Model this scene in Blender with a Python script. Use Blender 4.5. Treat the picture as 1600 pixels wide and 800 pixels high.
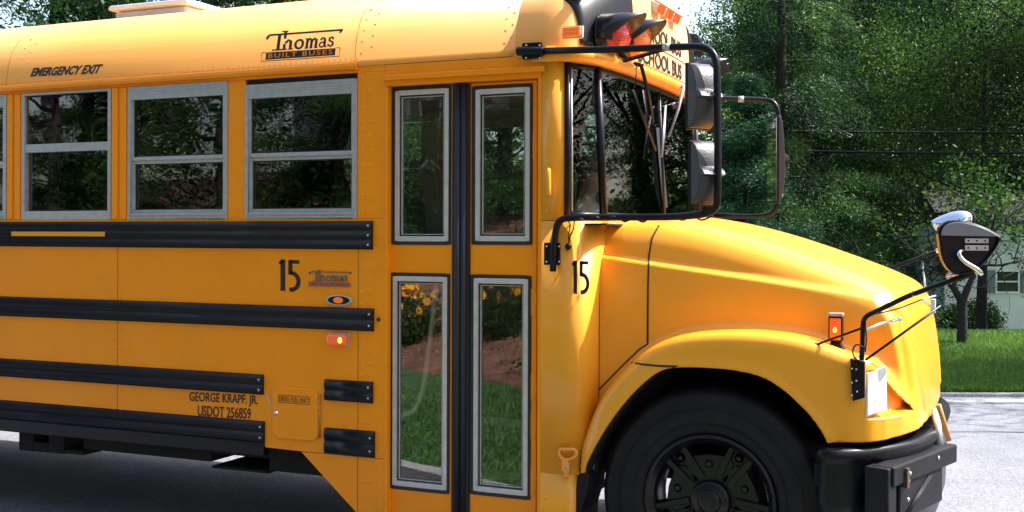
import bpy, bmesh, math, random
import numpy as np
from mathutils import Vector, Matrix, noise as mnoise
from mathutils.bvhtree import BVHTree
R = math.radians
random.seed(7); rng = np.random.default_rng(7)
for o in list(bpy.data.objects): bpy.data.objects.remove(o, do_unlink=True)
scene = bpy.context.scene
COL = scene.collection

# ---------------------------------------------------------------- camera
FPX, CX, HY, RO = 1800.0, 800.0, 367.0, 0.003
TH = math.atan(FPX / 4100.0)
DV = (-math.sin(TH), math.cos(TH)); RV = (math.cos(TH), math.sin(TH))
CAM = (1.2900, -5.1349, 1.744)
cd = bpy.data.cameras.new('camera'); cam = bpy.data.objects.new('camera', cd); COL.objects.link(cam)
cd.sensor_width = 36; cd.lens = FPX / 1600 * 36; cd.clip_start = .05; cd.clip_end = 2000
cd.shift_y = -(400 - HY) / 1600
zax = Vector((-DV[0], -DV[1], 0)); xax = Vector((RV[0], RV[1], 0)); yax = Vector((0, 0, 1))
x2 = xax * math.cos(RO) + yax * math.sin(RO); y2 = yax * math.cos(RO) - xax * math.sin(RO)
cam.matrix_world = Matrix(((x2.x, y2.x, zax.x, CAM[0]), (x2.y, y2.y, zax.y, CAM[1]), (x2.z, y2.z, zax.z, CAM[2]), (0, 0, 0, 1)))
scene.camera = cam

# ---------------------------------------------------------------- light
SUN_EL, SUN_AZ = R(50), math.atan2(.86, .51)       # azimuth measured from +Y towards +X
sdir = Vector((math.sin(SUN_AZ) * math.cos(SUN_EL), math.cos(SUN_AZ) * math.cos(SUN_EL), math.sin(SUN_EL)))
world = bpy.data.worlds.new('World'); scene.world = world; world.use_nodes = True
wn = world.node_tree; bg = wn.nodes['Background']; sky = wn.nodes.new('ShaderNodeTexSky')
sky.sky_type = 'NISHITA'; sky.sun_disc = False; sky.sun_elevation = SUN_EL; sky.sun_rotation = SUN_AZ
sky.air_density = 1.2; sky.dust_density = 3.0; sky.ozone_density = .6
wn.links.new(sky.outputs[0], bg.inputs[0]); bg.inputs[1].default_value = .15
sl = bpy.data.lights.new('sun', 'SUN'); sl.energy = 4.6; sl.angle = R(.53); sl.color = (1, .96, .91)
so = bpy.data.objects.new('sun', sl); COL.objects.link(so); so.location = (20, 15, 30)
so.rotation_euler = sdir.to_track_quat('Z', 'Y').to_euler()
scene.view_settings.view_transform = 'Standard'; scene.view_settings.look = 'None'
scene.view_settings.exposure = 1.38; scene.view_settings.gamma = 1
scene.view_settings.use_curve_mapping = False
scene.render.engine = 'CYCLES'
scene.cycles.max_bounces = 10; scene.cycles.transparent_max_bounces = 24

# pixel (of the 1600x800 photograph) -> world
def ray(px, py):
    x = px - CX; y = py - HY; x0 = x + RO * y; y0 = y - RO * x
    return (DV[0] * FPX + RV[0] * x0, DV[1] * FPX + RV[1] * x0, -y0)
def P(px, py, v=0.):
    D = ray(px, py); t = (v - CAM[1]) / D[1]
    return (CAM[0] + D[0] * t, CAM[2] + D[2] * t)
def P3(px, py, v=0.):
    u, w = P(px, py, v); return Vector((u, v, w))
def PU(px, py, u):
    D = ray(px, py); t = (u - CAM[0]) / D[0]
    return Vector((u, CAM[1] + D[1] * t, CAM[2] + D[2] * t))
def AT(px, Z, z=0.):
    x0 = (px - CX) * Z / FPX
    return Vector((CAM[0] + DV[0] * Z + RV[0] * x0, CAM[1] + DV[1] * Z + RV[1] * x0, z))
U = lambda px, v=0.: P(px, 400, v)[0]
Wz = lambda px, py, v=0.: P(px, py, v)[1]

# ---------------------------------------------------------------- materials
def new_mat(name):
    m = bpy.data.materials.new(name); m.use_nodes = True
    return m, m.node_tree, m.node_tree.nodes['Principled BSDF']
def N(nt, t, **kw):
    n = nt.nodes.new(t)
    for k, v in kw.items():
        if k in n.inputs: n.inputs[k].default_value = v
        else: setattr(n, k, v)
    return n
def coords(nt): return nt.nodes.new('ShaderNodeTexCoord').outputs['Object']
def pmat(name, col, rough=.5, metal=0., coat=0., var=.06, vscale=4., bump=0., bscale=40., dirt=None, coatr=.06, spec=.5):
    m, nt, b = new_mat(name)
    b.inputs['Roughness'].default_value = rough; b.inputs['Metallic'].default_value = metal
    b.inputs['Coat Weight'].default_value = coat; b.inputs['Coat Roughness'].default_value = coatr
    b.inputs['Specular IOR Level'].default_value = spec
    geo = nt.nodes.new('ShaderNodeNewGeometry'); co = geo.outputs['Position']
    n = N(nt, 'ShaderNodeTexNoise', Scale=vscale, Detail=6., Roughness=.6); nt.links.new(co, n.inputs['Vector'])
    r = nt.nodes.new('ShaderNodeValToRGB'); r.color_ramp.elements[0].position = .3; r.color_ramp.elements[1].position = .7
    r.color_ramp.elements[0].color = tuple(c * (1 - var) for c in col) + (1,); r.color_ramp.elements[1].color = tuple(min(1, c * (1 + var)) for c in col) + (1,)
    nt.links.new(n.outputs[0], r.inputs[0]); out = r.outputs[0]
    if dirt:
        n2 = N(nt, 'ShaderNodeTexNoise', Scale=dirt[1], Detail=8., Roughness=.7); nt.links.new(co, n2.inputs['Vector'])
        r2 = nt.nodes.new('ShaderNodeValToRGB'); r2.color_ramp.elements[0].position = .5; r2.color_ramp.elements[1].position = .75
        mx = N(nt, 'ShaderNodeMixRGB'); ml = N(nt, 'ShaderNodeMath', operation='MULTIPLY'); ml.inputs[1].default_value = dirt[2]
        nt.links.new(n2.outputs[0], r2.inputs[0]); nt.links.new(r2.outputs[0], ml.inputs[0]); nt.links.new(ml.outputs[0], mx.inputs[0])
        nt.links.new(out, mx.inputs[1]); mx.inputs[2].default_value = tuple(dirt[0]) + (1,); out = mx.outputs[0]
    nt.links.new(out, b.inputs['Base Color'])
    if bump:
        n3 = N(nt, 'ShaderNodeTexNoise', Scale=bscale, Detail=4.); nt.links.new(co, n3.inputs['Vector'])
        bp = N(nt, 'ShaderNodeBump', Strength=bump, Distance=.01); nt.links.new(n3.outputs[0], bp.inputs['Height']); nt.links.new(bp.outputs[0], b.inputs['Normal'])
    return m
YEL = pmat('yellow_paint', (.95, .30, .004), .45, coat=.12, spec=.25, var=.035, vscale=2.2, bump=.16, bscale=3.5, dirt=((.40, .2, .05), 5., .14), coatr=.15)
YELS = pmat('yellow_paint_hood', (.88, .36, .022), .36, coat=.35, spec=.3, var=.03, vscale=2.0, dirt=((.5, .25, .06), 7., .08), coatr=.13)
YELR = pmat('yellow_roof_sunlit', (.86, .37, .05), .5, coat=.5, var=.04, vscale=1.5, dirt=((.6, .4, .2), 3., .15), coatr=.35)  # the body yellow, made paler to carry the bright light on the roof
BLK = pmat('black_paint', (.004, .005, .010), .38, coat=.08, spec=.22, var=.3, vscale=9., bump=.1, bscale=12., dirt=((.018, .018, .022), 14., .35))
YELR.node_tree.nodes['Principled BSDF'].inputs['Sheen Weight'].default_value = .9; YELR.node_tree.nodes['Principled BSDF'].inputs['Sheen Roughness'].default_value = .4  # strong sheen stands in for the white highlight along the roof curve
BLKM = pmat('black_matte', (.008, .008, .012), .55, spec=.25, var=.3, vscale=10., bump=.12, bscale=60.)
UNDER = pmat('underbody_black', (.006, .006, .006), .85, var=.4, vscale=6.)
RUB = pmat('tyre_rubber', (.006, .006, .009), .6, spec=.28, var=.3, vscale=14., bump=.15, bscale=90., dirt=((.016, .015, .016), 9., .6))
RUBS = pmat('rubber_seal', (.014, .014, .02), .55, var=.2)
ALU = pmat('aluminium', (.46, .46, .47), .45, metal=.55, var=.12, vscale=25., bump=.06, bscale=80.)
ALUD = pmat('satin_aluminium', (.56, .55, .52), .5, metal=.35, var=.1, vscale=20.)
CHR = pmat('chrome', (.8, .8, .82), .12, metal=1., var=.05)
WHT = pmat('white_fibreglass', (.70, .74, .82), .4, var=.06, vscale=6., dirt=((.4, .4, .4), 8., .3))
GREYI = pmat('interior_grey', (.42, .45, .44), .7, var=.15)
SEATM = pmat('seat_vinyl', (.07, .10, .09), .5, var=.2)
FLOORM = pmat('black_rubber_floor', (.02, .02, .02), .7)
STEPM = pmat('step_nosing', (.9, .92, .9), .6, var=.15, vscale=15.)
INK = pmat('black_lettering', (.012, .010, .010), .5, var=.15)
MIRB = pmat('mirror_housing', (.035, .037, .046), .42, var=.12, vscale=20., bump=.2, bscale=150.)
def glass(name, tint, refl=1.0, wav=.018, wsc=2.2, ior=1.6):
    m, nt, b = new_mat(name); nt.nodes.remove(b)
    out = nt.nodes['Material Output']
    tr = N(nt, 'ShaderNodeBsdfTransparent', Color=tuple(tint) + (1,)); gl = N(nt, 'ShaderNodeBsdfGlossy', Roughness=.012, Color=(refl, refl, refl, 1))
    fr = N(nt, 'ShaderNodeFresnel', IOR=ior); mx = nt.nodes.new('ShaderNodeMixShader')
    geo = nt.nodes.new('ShaderNodeNewGeometry')
    n3 = N(nt, 'ShaderNodeTexNoise', Scale=wsc, Detail=2.); nt.links.new(geo.outputs['Position'], n3.inputs['Vector'])
    bp = N(nt, 'ShaderNodeBump', Strength=wav, Distance=.1); nt.links.new(n3.outputs[0], bp.inputs['Height'])
    nt.links.new(bp.outputs[0], gl.inputs['Normal'])
    nt.links.new(fr.outputs[0], mx.inputs[0]); nt.links.new(tr.outputs[0], mx.inputs[1]); nt.links.new(gl.outputs[0], mx.inputs[2]); nt.links.new(mx.outputs[0], out.inputs[0])
    return m
GLS = glass('window_glass', (.66, .69, .70), ior=1.9); GLD = glass('door_glass', (.86, .88, .88), wav=.008, ior=1.78)
GLW = glass('windshield_glass', (.84, .90, .88), wav=.0, refl=.8, ior=1.4)
def lens(name, col, em=0.):
    m, nt, b = new_mat(name); b.inputs['Base Color'].default_value = tuple(col) + (1,); b.inputs['Roughness'].default_value = .12
    b.inputs['Coat Weight'].default_value = 1.
    w = N(nt, 'ShaderNodeTexWave', Scale=30., Distortion=0.); w.bands_direction = 'Z'; nt.links.new(nt.nodes.new('ShaderNodeNewGeometry').outputs['Position'], w.inputs['Vector'])
    bp = N(nt, 'ShaderNodeBump', Strength=.5, Distance=.004); nt.links.new(w.outputs[1], bp.inputs['Height']); nt.links.new(bp.outputs[0], b.inputs['Normal'])
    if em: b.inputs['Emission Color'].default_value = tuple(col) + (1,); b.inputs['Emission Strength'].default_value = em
    return m
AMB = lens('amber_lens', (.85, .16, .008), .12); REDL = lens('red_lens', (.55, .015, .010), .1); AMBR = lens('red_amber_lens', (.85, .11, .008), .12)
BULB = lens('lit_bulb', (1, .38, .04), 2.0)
REFLY = pmat('reflective_strip', (.80, .33, .01), .35, var=.05)

# ---------------------------------------------------------------- mesh builder
WL = {}                                              # world location of every object's origin
def meta(o, label=None, cat=None, group=None, kind=None):
    if label: o['label'] = label
    if cat: o['category'] = cat
    if group: o['group'] = group
    if kind: o['kind'] = kind
    return o
def empty(name, loc, rz=0.):
    o = bpy.data.objects.new(name, None); COL.objects.link(o); o.location = loc; o.rotation_euler = (0, 0, rz); o.empty_display_size = .2
    WL[o.name] = Vector(loc); return o
class MB:
    def __init__(s): s.v = []; s.f = []; s.sm = []
    def add(s, vs, fs, smooth=False):
        b = len(s.v); s.v.extend(tuple(x) for x in vs); s.f.extend(tuple(i + b for i in f) for f in fs); s.sm.extend([smooth] * len(fs)); return s
    def box(s, a, b):
        x0, y0, z0 = [min(p, q) for p, q in zip(a, b)]; x1, y1, z1 = [max(p, q) for p, q in zip(a, b)]
        return s.add([(x0, y0, z0), (x1, y0, z0), (x1, y1, z0), (x0, y1, z0), (x0, y0, z1), (x1, y0, z1), (x1, y1, z1), (x0, y1, z1)],
              [(0, 3, 2, 1), (4, 5, 6, 7), (0, 1, 5, 4), (1, 2, 6, 5), (2, 3, 7, 6), (3, 0, 4, 7)])
    def obox(s, c, ax, ay, az):
        c = Vector(c); ax, ay, az = Vector(ax), Vector(ay), Vector(az)
        p = [c + i * ax + j * ay + k * az for k in (-1, 1) for j in (-1, 1) for i in (-1, 1)]
        return s.add(p, [(0, 2, 3, 1), (4, 5, 7, 6), (0, 1, 5, 4), (1, 3, 7, 5), (3, 2, 6, 7), (2, 0, 4, 6)])
    def tube(s, pts, r, n=10, cap=True, smooth=True):
        pts = [Vector(p) for p in pts]; rs = r if isinstance(r, (list, tuple)) else [r] * len(pts)
        t0 = (pts[1] - pts[0]).normalized(); up = Vector((0, 0, 1)) if abs(t0.z) < .9 else Vector((1, 0, 0))
        a = t0.cross(up).normalized(); vs = []
        for i, p in enumerate(pts):
            t = (pts[min(i + 1, len(pts) - 1)] - pts[max(i - 1, 0)]).normalized()
            a = (a - t * a.dot(t)).normalized(); b = t.cross(a)
            for k in range(n):
                th = 2 * math.pi * k / n; vs.append(p + (a * math.cos(th) + b * math.sin(th)) * rs[i])
        fs = [(i * n + k, i * n + (k + 1) % n, (i + 1) * n + (k + 1) % n, (i + 1) * n + k) for i in range(len(pts) - 1) for k in range(n)]
        s.add(vs, fs, smooth)
        if cap: s.add(vs[:n], [tuple(range(n))[::-1]]); s.add(vs[-n:], [tuple(range(n))])
        return s
    def lathe(s, prof, c, axis='y', n=48, smooth=True, closed=False):
        c = Vector(c); vs = []
        for k in range(n):
            th = 2 * math.pi * k / n
            for (rr, h) in prof:
                if axis == 'y': vs.append(c + Vector((rr * math.cos(th), h, rr * math.sin(th))))
                elif axis == 'z': vs.append(c + Vector((rr * math.cos(th), rr * math.sin(th), h)))
                else: vs.append(c + Vector((h, rr * math.cos(th), rr * math.sin(th))))
        m = len(prof); rngm = m if closed else m - 1
        fs = [(k * m + i, k * m + (i + 1) % m, ((k + 1) % n) * m + (i + 1) % m, ((k + 1) % n) * m + i) for k in range(n) for i in range(rngm)]
        return s.add(vs, fs, smooth)
    def prism(s, poly, a, b, axis='y', smooth=False):
        n = len(poly)
        f3 = {'y': lambda p, h: (p[0], h, p[1]), 'z': lambda p, h: (p[0], p[1], h), 'x': lambda p, h: (h, p[0], p[1])}[axis]
        vs = [f3(p, a) for p in poly] + [f3(p, b) for p in poly]
        s.add(vs, [tuple(range(n))[::-1], tuple(range(n, 2 * n))])
        return s.add(vs, [(i, (i + 1) % n, (i + 1) % n + n, i + n) for i in range(n)], smooth)
    def sheet(s, rows, smooth=True):
        m = len(rows[0]); vs = [p for r_ in rows for p in r_]
        return s.add(vs, [(i * m + j, i * m + j + 1, (i + 1) * m + j + 1, (i + 1) * m + j) for i in range(len(rows) - 1) for j in range(m - 1)], smooth)
    def dome(s, c, r, nrm=(0, -1, 0), n=6, flat=.6):
        nrm = Vector(nrm).normalized(); a = nrm.orthogonal().normalized(); b = nrm.cross(a); c = Vector(c)
        vs = []
        for (rr, h) in ((1, 0), (.72, .6), ):
            vs += [c + (a * math.cos(2 * math.pi * k / n) + b * math.sin(2 * math.pi * k / n)) * r * rr + nrm * h * r * flat for k in range(n)]
        vs.append(c + nrm * r * flat)
        return s.add(vs, [(k, (k + 1) % n, n + (k + 1) % n, n + k) for k in range(n)] + [(n + k, n + (k + 1) % n, 2 * n) for k in range(n)], True)
    def ball(s, c, rx, ry=None, rz=None, n=16, m=10):
        ry = ry or rx; rz = rz or rx; c = Vector(c); vs = []
        for i in range(m + 1):
            ph = math.pi * i / m
            vs += [c + Vector((rx * math.sin(ph) * math.cos(2 * math.pi * k / n), ry * math.sin(ph) * math.sin(2 * math.pi * k / n), rz * math.cos(ph))) for k in range(n)]
        return s.add(vs, [(i * n + k, (i + 1) * n + k, (i + 1) * n + (k + 1) % n, i * n + (k + 1) % n) for i in range(m) for k in range(n)], True)
    def build(s, name, m, parent=None, bevel=0., solid=0., world_origin=None, auto=None, fixn=True):
        me = bpy.data.meshes.new(name); va = np.array(s.v, float)
        c = Vector(world_origin) if world_origin is not None else Vector(((va.max(0) + va.min(0)) / 2))
        me.from_pydata([tuple(x) for x in (va - np.array(c))], [], s.f)
        me.polygons.foreach_set('use_smooth', s.sm)
        bm = bmesh.new(); bm.from_mesh(me); bmesh.ops.remove_doubles(bm, verts=bm.verts, dist=1e-5)
        if fixn: bmesh.ops.recalc_face_normals(bm, faces=bm.faces)
        bm.to_mesh(me); bm.free()
        if isinstance(m, (list, tuple)):
            for x in m: me.materials.append(x)
        else: me.materials.append(m)
        o = bpy.data.objects.new(name, me); COL.objects.link(o)
        if parent is not None:
            o.parent = parent; o.location = c - WL[parent.name]
        else: o.location = c
        WL[o.name] = c.copy()
        if solid: md = o.modifiers.new('solid', 'SOLIDIFY'); md.thickness = solid; md.offset = 0
        if bevel:
            md = o.modifiers.new('bevel', 'BEVEL'); md.width = bevel; md.segments = 2; md.limit_method = 'ANGLE'; md.angle_limit = R(35); md.harden_normals = False
        return o
def arc(c, r, a0, a1, n, plane='xz', h=0.):
    out = []
    for i in range(n + 1):
        t = R(a0 + (a1 - a0) * i / n); x = c[0] + r * math.cos(t); z = c[1] + r * math.sin(t)
        out.append((x, h, z) if plane == 'xz' else ((x, z, h) if plane == 'xy' else (h, x, z)))
    return out
def smoothpath(pts, rad=.08, n=6):
    """round the corners of a polyline"""
    pts = [Vector(p) for p in pts]; out = [pts[0]]
    for i in range(1, len(pts) - 1):
        a, b, c = pts[i - 1], pts[i], pts[i + 1]; r1 = min(rad, (a - b).length * .49); r2 = min(rad, (c - b).length * .49)
        p0 = b + (a - b).normalized() * r1; p2 = b + (c - b).normalized() * r2
        for k in range(n + 1):
            t = k / n; out.append(p0 * (1 - t) ** 2 + b * 2 * t * (1 - t) + p2 * t * t)
    out.append(pts[-1]); return out

# ---------------------------------------------------------------- implicit surfaces
def smax(a, b, k):
    h = np.clip(.5 + .5 * (a - b) / k, 0, 1); return b * (1 - h) + a * h + k * h * (1 - h)
def smin(a, b, k): return -smax(-a, -b, k)
def poly_sd(X, Y, poly):
    """signed distance (negative inside) of the points to a 2-D polygon"""
    d = np.full(X.shape, 1e9); s = np.ones(X.shape); n = len(poly)
    for i in range(n):
        ax, ay = poly[i]; bx, by = poly[i - 1]
        ex, ey = bx - ax, by - ay; wx, wy = X - ax, Y - ay
        t = np.clip((wx * ex + wy * ey) / (ex * ex + ey * ey + 1e-12), 0, 1)
        d = np.minimum(d, (wx - ex * t) ** 2 + (wy - ey * t) ** 2)
        c1 = Y >= ay; c2 = Y < by; c3 = ex * wy > ey * wx
        flip = (c1 & c2 & c3) | (~c1 & ~c2 & ~c3); s = np.where(flip, -s, s)
    return s * np.sqrt(d)
def surf_nets(Fn, lo, hi, h):
    ax = [np.arange(lo[i], hi[i] + h, h) for i in range(3)]
    X, Y, Z = np.meshgrid(*ax, indexing='ij', sparse=True); F = Fn(X, Y, Z); nx, ny, nz = F.shape
    ins = F < 0
    cellmix = np.zeros((nx - 1, ny - 1, nz - 1), bool); allin = np.ones_like(cellmix); anyin = np.zeros_like(cellmix)
    for i in (0, 1):
        for j in (0, 1):
            for k in (0, 1):
                c = ins[i:nx - 1 + i, j:ny - 1 + j, k:nz - 1 + k]; allin &= c; anyin |= c
    act = anyin & ~allin; idx = -np.ones(act.shape, int); ids = np.argwhere(act); idx[act] = np.arange(len(ids))
    pos = np.zeros((len(ids), 3)); cnt = np.zeros(len(ids))
    corners = [(i, j, k) for i in (0, 1) for j in (0, 1) for k in (0, 1)]
    for a in corners:
        for b in corners:
            if sum(abs(p - q) for p, q in zip(a, b)) == 1 and a < b:
                fa = F[ids[:, 0] + a[0], ids[:, 1] + a[1], ids[:, 2] + a[2]]; fb = F[ids[:, 0] + b[0], ids[:, 1] + b[1], ids[:, 2] + b[2]]
                m = (fa < 0) != (fb < 0); t = np.where(m, fa / np.where(m, fa - fb, 1), 0)
                for c in range(3): pos[:, c] += np.where(m, a[c] + t * (b[c] - a[c]), 0)
                cnt += m
    pos = (ids + pos / cnt[:, None]) * h + np.array(lo)
    faces = []
    for axn in range(3):
        sl0 = [slice(None)] * 3; sl1 = [slice(None)] * 3; sl0[axn] = slice(0, -1); sl1[axn] = slice(1, None)
        e = np.argwhere(ins[tuple(sl0)] != ins[tuple(sl1)]); o1, o2 = [(1, 2), (2, 0), (0, 1)][axn]
        ok = (e[:, o1] > 0) & (e[:, o2] > 0) & (e[:, o1] < F.shape[o1] - 1) & (e[:, o2] < F.shape[o2] - 1); e = e[ok]
        def g(d1, d2):
            q = e.copy(); q[:, o1] -= d1; q[:, o2] -= d2; return idx[q[:, 0], q[:, 1], q[:, 2]]
        q = np.stack([g(1, 1), g(0, 1), g(0, 0), g(1, 0)], 1); neg = ~ins[e[:, 0], e[:, 1], e[:, 2]]
        q[neg] = q[neg][:, ::-1]; faces.append(q)
    return pos, np.concatenate(faces)
def grad_at(Fp, p, e=.003):
    g = np.zeros_like(p)
    for c in range(3):
        d = np.zeros(3); d[c] = e; g[:, c] = (Fp(*(p + d).T) - Fp(*(p - d).T)) / (2 * e)
    return g
def sdf_mesh(Fp, lo, hi, h):
    pos, fc = surf_nets(Fp, lo, hi, h)
    for _ in range(3):
        g = grad_at(Fp, pos); f = Fp(*pos.T); n2 = (g ** 2).sum(1) + 1e-6
        step = np.clip(f / n2, -h * .5, h * .5)[:, None] * g; pos = pos - step
    g = grad_at(Fp, pos, .006); g /= np.linalg.norm(g, axis=1)[:, None] + 1e-9
    return pos, fc, g
def mesh_part(name, pos, fc, nrm, sel, m, parent):
    f = fc[sel]; used = np.unique(f); mp = -np.ones(len(pos), int); mp[used] = np.arange(len(used))
    c = (pos[used].max(0) + pos[used].min(0)) / 2
    me = bpy.data.meshes.new(name); me.from_pydata((pos[used] - c).tolist(), [], mp[f].tolist())
    me.polygons.foreach_set('use_smooth', [True] * len(me.polygons)); me.materials.append(m); me.update()
    me.normals_split_custom_set_from_vertices([tuple(x) for x in nrm[used]])
    o = bpy.data.objects.new(name, me); COL.objects.link(o); o.parent = parent
    o.location = Vector(c) - WL[parent.name]; WL[o.name] = Vector(c); return o
def bvh_of(pos, fc): return BVHTree.FromPolygons([tuple(p) for p in pos], [tuple(int(i) for i in f) for f in fc])
def pix_hit(bvh, px, py, off=0.):
    D = Vector(ray(px, py)).normalized(); hit, n, i, dd = bvh.ray_cast(Vector(CAM), D)
    if hit is None: return None
    if n.dot(D) > 0: n = -n
    return hit + n * off, n

# ---------------------------------------------------------------- lettering
def glyphs(txt, bold=.0, shear=0., spacing=1.):
    cu = bpy.data.curves.new('t', 'FONT'); cu.body = txt; cu.offset = bold; cu.shear = shear; cu.space_character = spacing; cu.resolution_u = 3
    o = bpy.data.objects.new('t', cu); COL.objects.link(o); dg = bpy.context.evaluated_depsgraph_get()
    me = bpy.data.meshes.new_from_object(o.evaluated_get(dg)); vs = [tuple(v.co) for v in me.vertices]; fs = [tuple(p.vertices) for p in me.polygons]
    bpy.data.objects.remove(o); bpy.data.curves.remove(cu); bpy.data.meshes.remove(me)
    a = np.array(vs); a = a[:, :2]; lo = a.min(0); hi = a.max(0); return (a - lo) / (hi - lo), fs
def bil(q, s, t):
    """q: four points lower-left, lower-right, upper-right, upper-left"""
    return q[0] * (1 - s) * (1 - t) + q[1] * s * (1 - t) + q[2] * s * t + q[3] * (1 - s) * t
def lettering(name, txt, quad, m, parent, surf=lambda p: p, th=.0015, **kw):
    a, fs = glyphs(txt, **kw); q = [Vector(p) for p in quad]
    top = [surf(bil(q, s, t)) for s, t in a]
    mb = MB(); mb.add(top, fs); return mb.build(name, m, parent, solid=th, fixn=False)
def strokes(mb, lines, quad, wd, surf=lambda p: p, fat=1.):
    """broad pen lines given in 0..1 glyph space, mapped to the quad"""
    q = [Vector(p) for p in quad]
    for ln in lines:
        w_ = ln[0]; pts = ln[1]
        L = []; Rr = []
        for i, p in enumerate(pts):
            a = pts[max(i - 1, 0)]; b = pts[min(i + 1, len(pts) - 1)]; dx, dy = (b[0] - a[0]) * wd, b[1] - a[1]; l = math.hypot(dx, dy) + 1e-9
            w_ *= fat; nx, ny = -dy / l * w_ / 2 / wd, dx / l * w_ / 2; w_ /= fat
            L.append(surf(bil(q, p[0] + nx, p[1] + ny))); Rr.append(surf(bil(q, p[0] - nx, p[1] - ny)))
        mb.sheet([L, Rr], False)
# ================================================================ setting
def ground_mat(name, c1, c2, sc, rough=.9, fine=220., bump=.5, specks=None):
    m, nt, b = new_mat(name); b.inputs['Roughness'].default_value = rough; geo = nt.nodes.new('ShaderNodeNewGeometry'); co = geo.outputs['Position']
    n = N(nt, 'ShaderNodeTexNoise', Scale=sc, Detail=8., Roughness=.65); nt.links.new(co, n.inputs['Vector'])
    r = nt.nodes.new('ShaderNodeValToRGB'); r.color_ramp.elements[0].position = .35; r.color_ramp.elements[1].position = .68
    r.color_ramp.elements[0].color = (*c1, 1); r.color_ramp.elements[1].color = (*c2, 1); nt.links.new(n.outputs[0], r.inputs[0])
    n2 = N(nt, 'ShaderNodeTexNoise', Scale=fine, Detail=2.); nt.links.new(co, n2.inputs['Vector'])
    r2 = nt.nodes.new('ShaderNodeValToRGB'); r2.color_ramp.elements[0].position = .3; r2.color_ramp.elements[1].position = .7; r2.color_ramp.elements[0].color = (.55, .55, .55, 1); r2.color_ramp.elements[1].color = (1.35, 1.35, 1.35, 1)
    nt.links.new(n2.outputs[0], r2.inputs[0]); mx = N(nt, 'ShaderNodeMixRGB', blend_type='MULTIPLY'); mx.inputs[0].default_value = 1
    nt.links.new(r.outputs[0], mx.inputs[1]); nt.links.new(r2.outputs[0], mx.inputs[2]); nt.links.new(mx.outputs[0], b.inputs['Base Color'])
    bp = N(nt, 'ShaderNodeBump', Strength=bump, Distance=.01); nt.links.new(n2.outputs[0], bp.inputs['Height']); nt.links.new(bp.outputs[0], b.inputs['Normal'])
    return m
ASPH = ground_mat('asphalt', (.165, .17, .195), (.22, .225, .25), 1.3, fine=75.)
TAR = pmat('tar', (.03, .03, .045), .5); CONC = ground_mat('concrete', (.30, .30, .31), (.38, .38, .38), 3., fine=60.)
GRS = ground_mat('grass_soil', (.03, .085, .024), (.07, .145, .038), 1.2, fine=60.)
MUL = ground_mat('mulch', (.10, .045, .03), (.26, .12, .075), 3., fine=22., bump=1.)
def plane(name, poly, z, m, kind='structure'):
    mb = MB(); mb.add([(x, y, z) for x, y in poly], [tuple(range(len(poly)))]); o = mb.build(name, m); meta(o, kind=kind); return o
E0 = Vector((.5, 8.18)); ED = Vector((RV[0], RV[1])); EN = Vector((-RV[1], RV[0]))           # far kerb line
def K(s, n): p = E0 + ED * s + EN * n; return (p.x, p.y)
plane('ground', [(-400, -400), (400, -400), (400, 400), (-400, 400)], -1.9, GRS)
WRD = 8.0
plane('road', [K(-120, -WRD), K(120, -WRD), K(120, 0), K(-120, 0)], -.006, ASPH)
# kerb strip and the far lawn
mb = MB(); a = K(-120, 0.0); b = K(120, 0.0); c = K(120, .10); d = K(-120, .10)
mb.add([(*p, z) for z in (-.03, .036) for p in (a, b, c, d)], [(4, 5, 6, 7), (0, 1, 5, 4), (2, 3, 7, 6), (1, 2, 6, 5), (3, 0, 4, 7)])
meta(mb.build('kerb', CONC, bevel=.01), kind='structure')
plane('gutter_strip', [K(-120, -.42), K(120, -.42), K(120, -.001), K(-120, -.001)], -.001, CONC)
def crack(name, n0, wdt, amp, s0=-20, s1=25):
    rows = []; x = s0; rnd = random.Random(int(n0 * 100)); L = []; Rr = []; off = 0
    while x < s1:
        off = off * .9 + rnd.uniform(-amp, amp); w2 = wdt * rnd.uniform(.5, 1.1)
        L.append((*K(x, n0 + off + w2), -.001)); Rr.append((*K(x, n0 + off - w2), -.001)); x += .25
    mb = MB(); mb.sheet([L, Rr], False); o = mb.build(name, TAR); meta(o, kind='structure')
crack('road_crack', -5.55, .03, .02); crack('road_crack', -2.2, .012, .03, -10, 15); 
# near lawn and mulch bank behind the photographer
def bank_z(q): return .03 + (0 if q < 3.7 else min(3.6, (q - 3.7) * .34))
rows = []
for i in range(60):
    s = -45 + i * 1.5; row = []
    for j in range(34):
        n = -WRD - .05 - j * .6; q = -(n + WRD)
        z = bank_z(q) + .12 * mnoise.noise(Vector((s * .3, n * .3, 0))) * (q > 1.5)
        row.append((*K(s, n), z))
    rows.append(row)
mb = MB(); mb.sheet([r_[:7] for r_ in rows]); meta(mb.build('near_lawn', GRS), kind='structure')
mb = MB(); mb.sheet([[(x, y, z + .004) for x, y, z in r_[6:]] for r_ in rows]); meta(mb.build('mulch_bank', MUL), kind='structure')
mb = MB(); a = K(-60, -WRD); b = K(60, -WRD); c = K(60, -WRD - .15); d = K(-60, -WRD - .15)
mb.add([(*p, z) for z in (-.03, .09) for p in (a, b, c, d)], [(4, 7, 6, 5), (0, 4, 5, 1), (2, 6, 7, 3)])
meta(mb.build('near_kerb', CONC), kind='structure')

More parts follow.
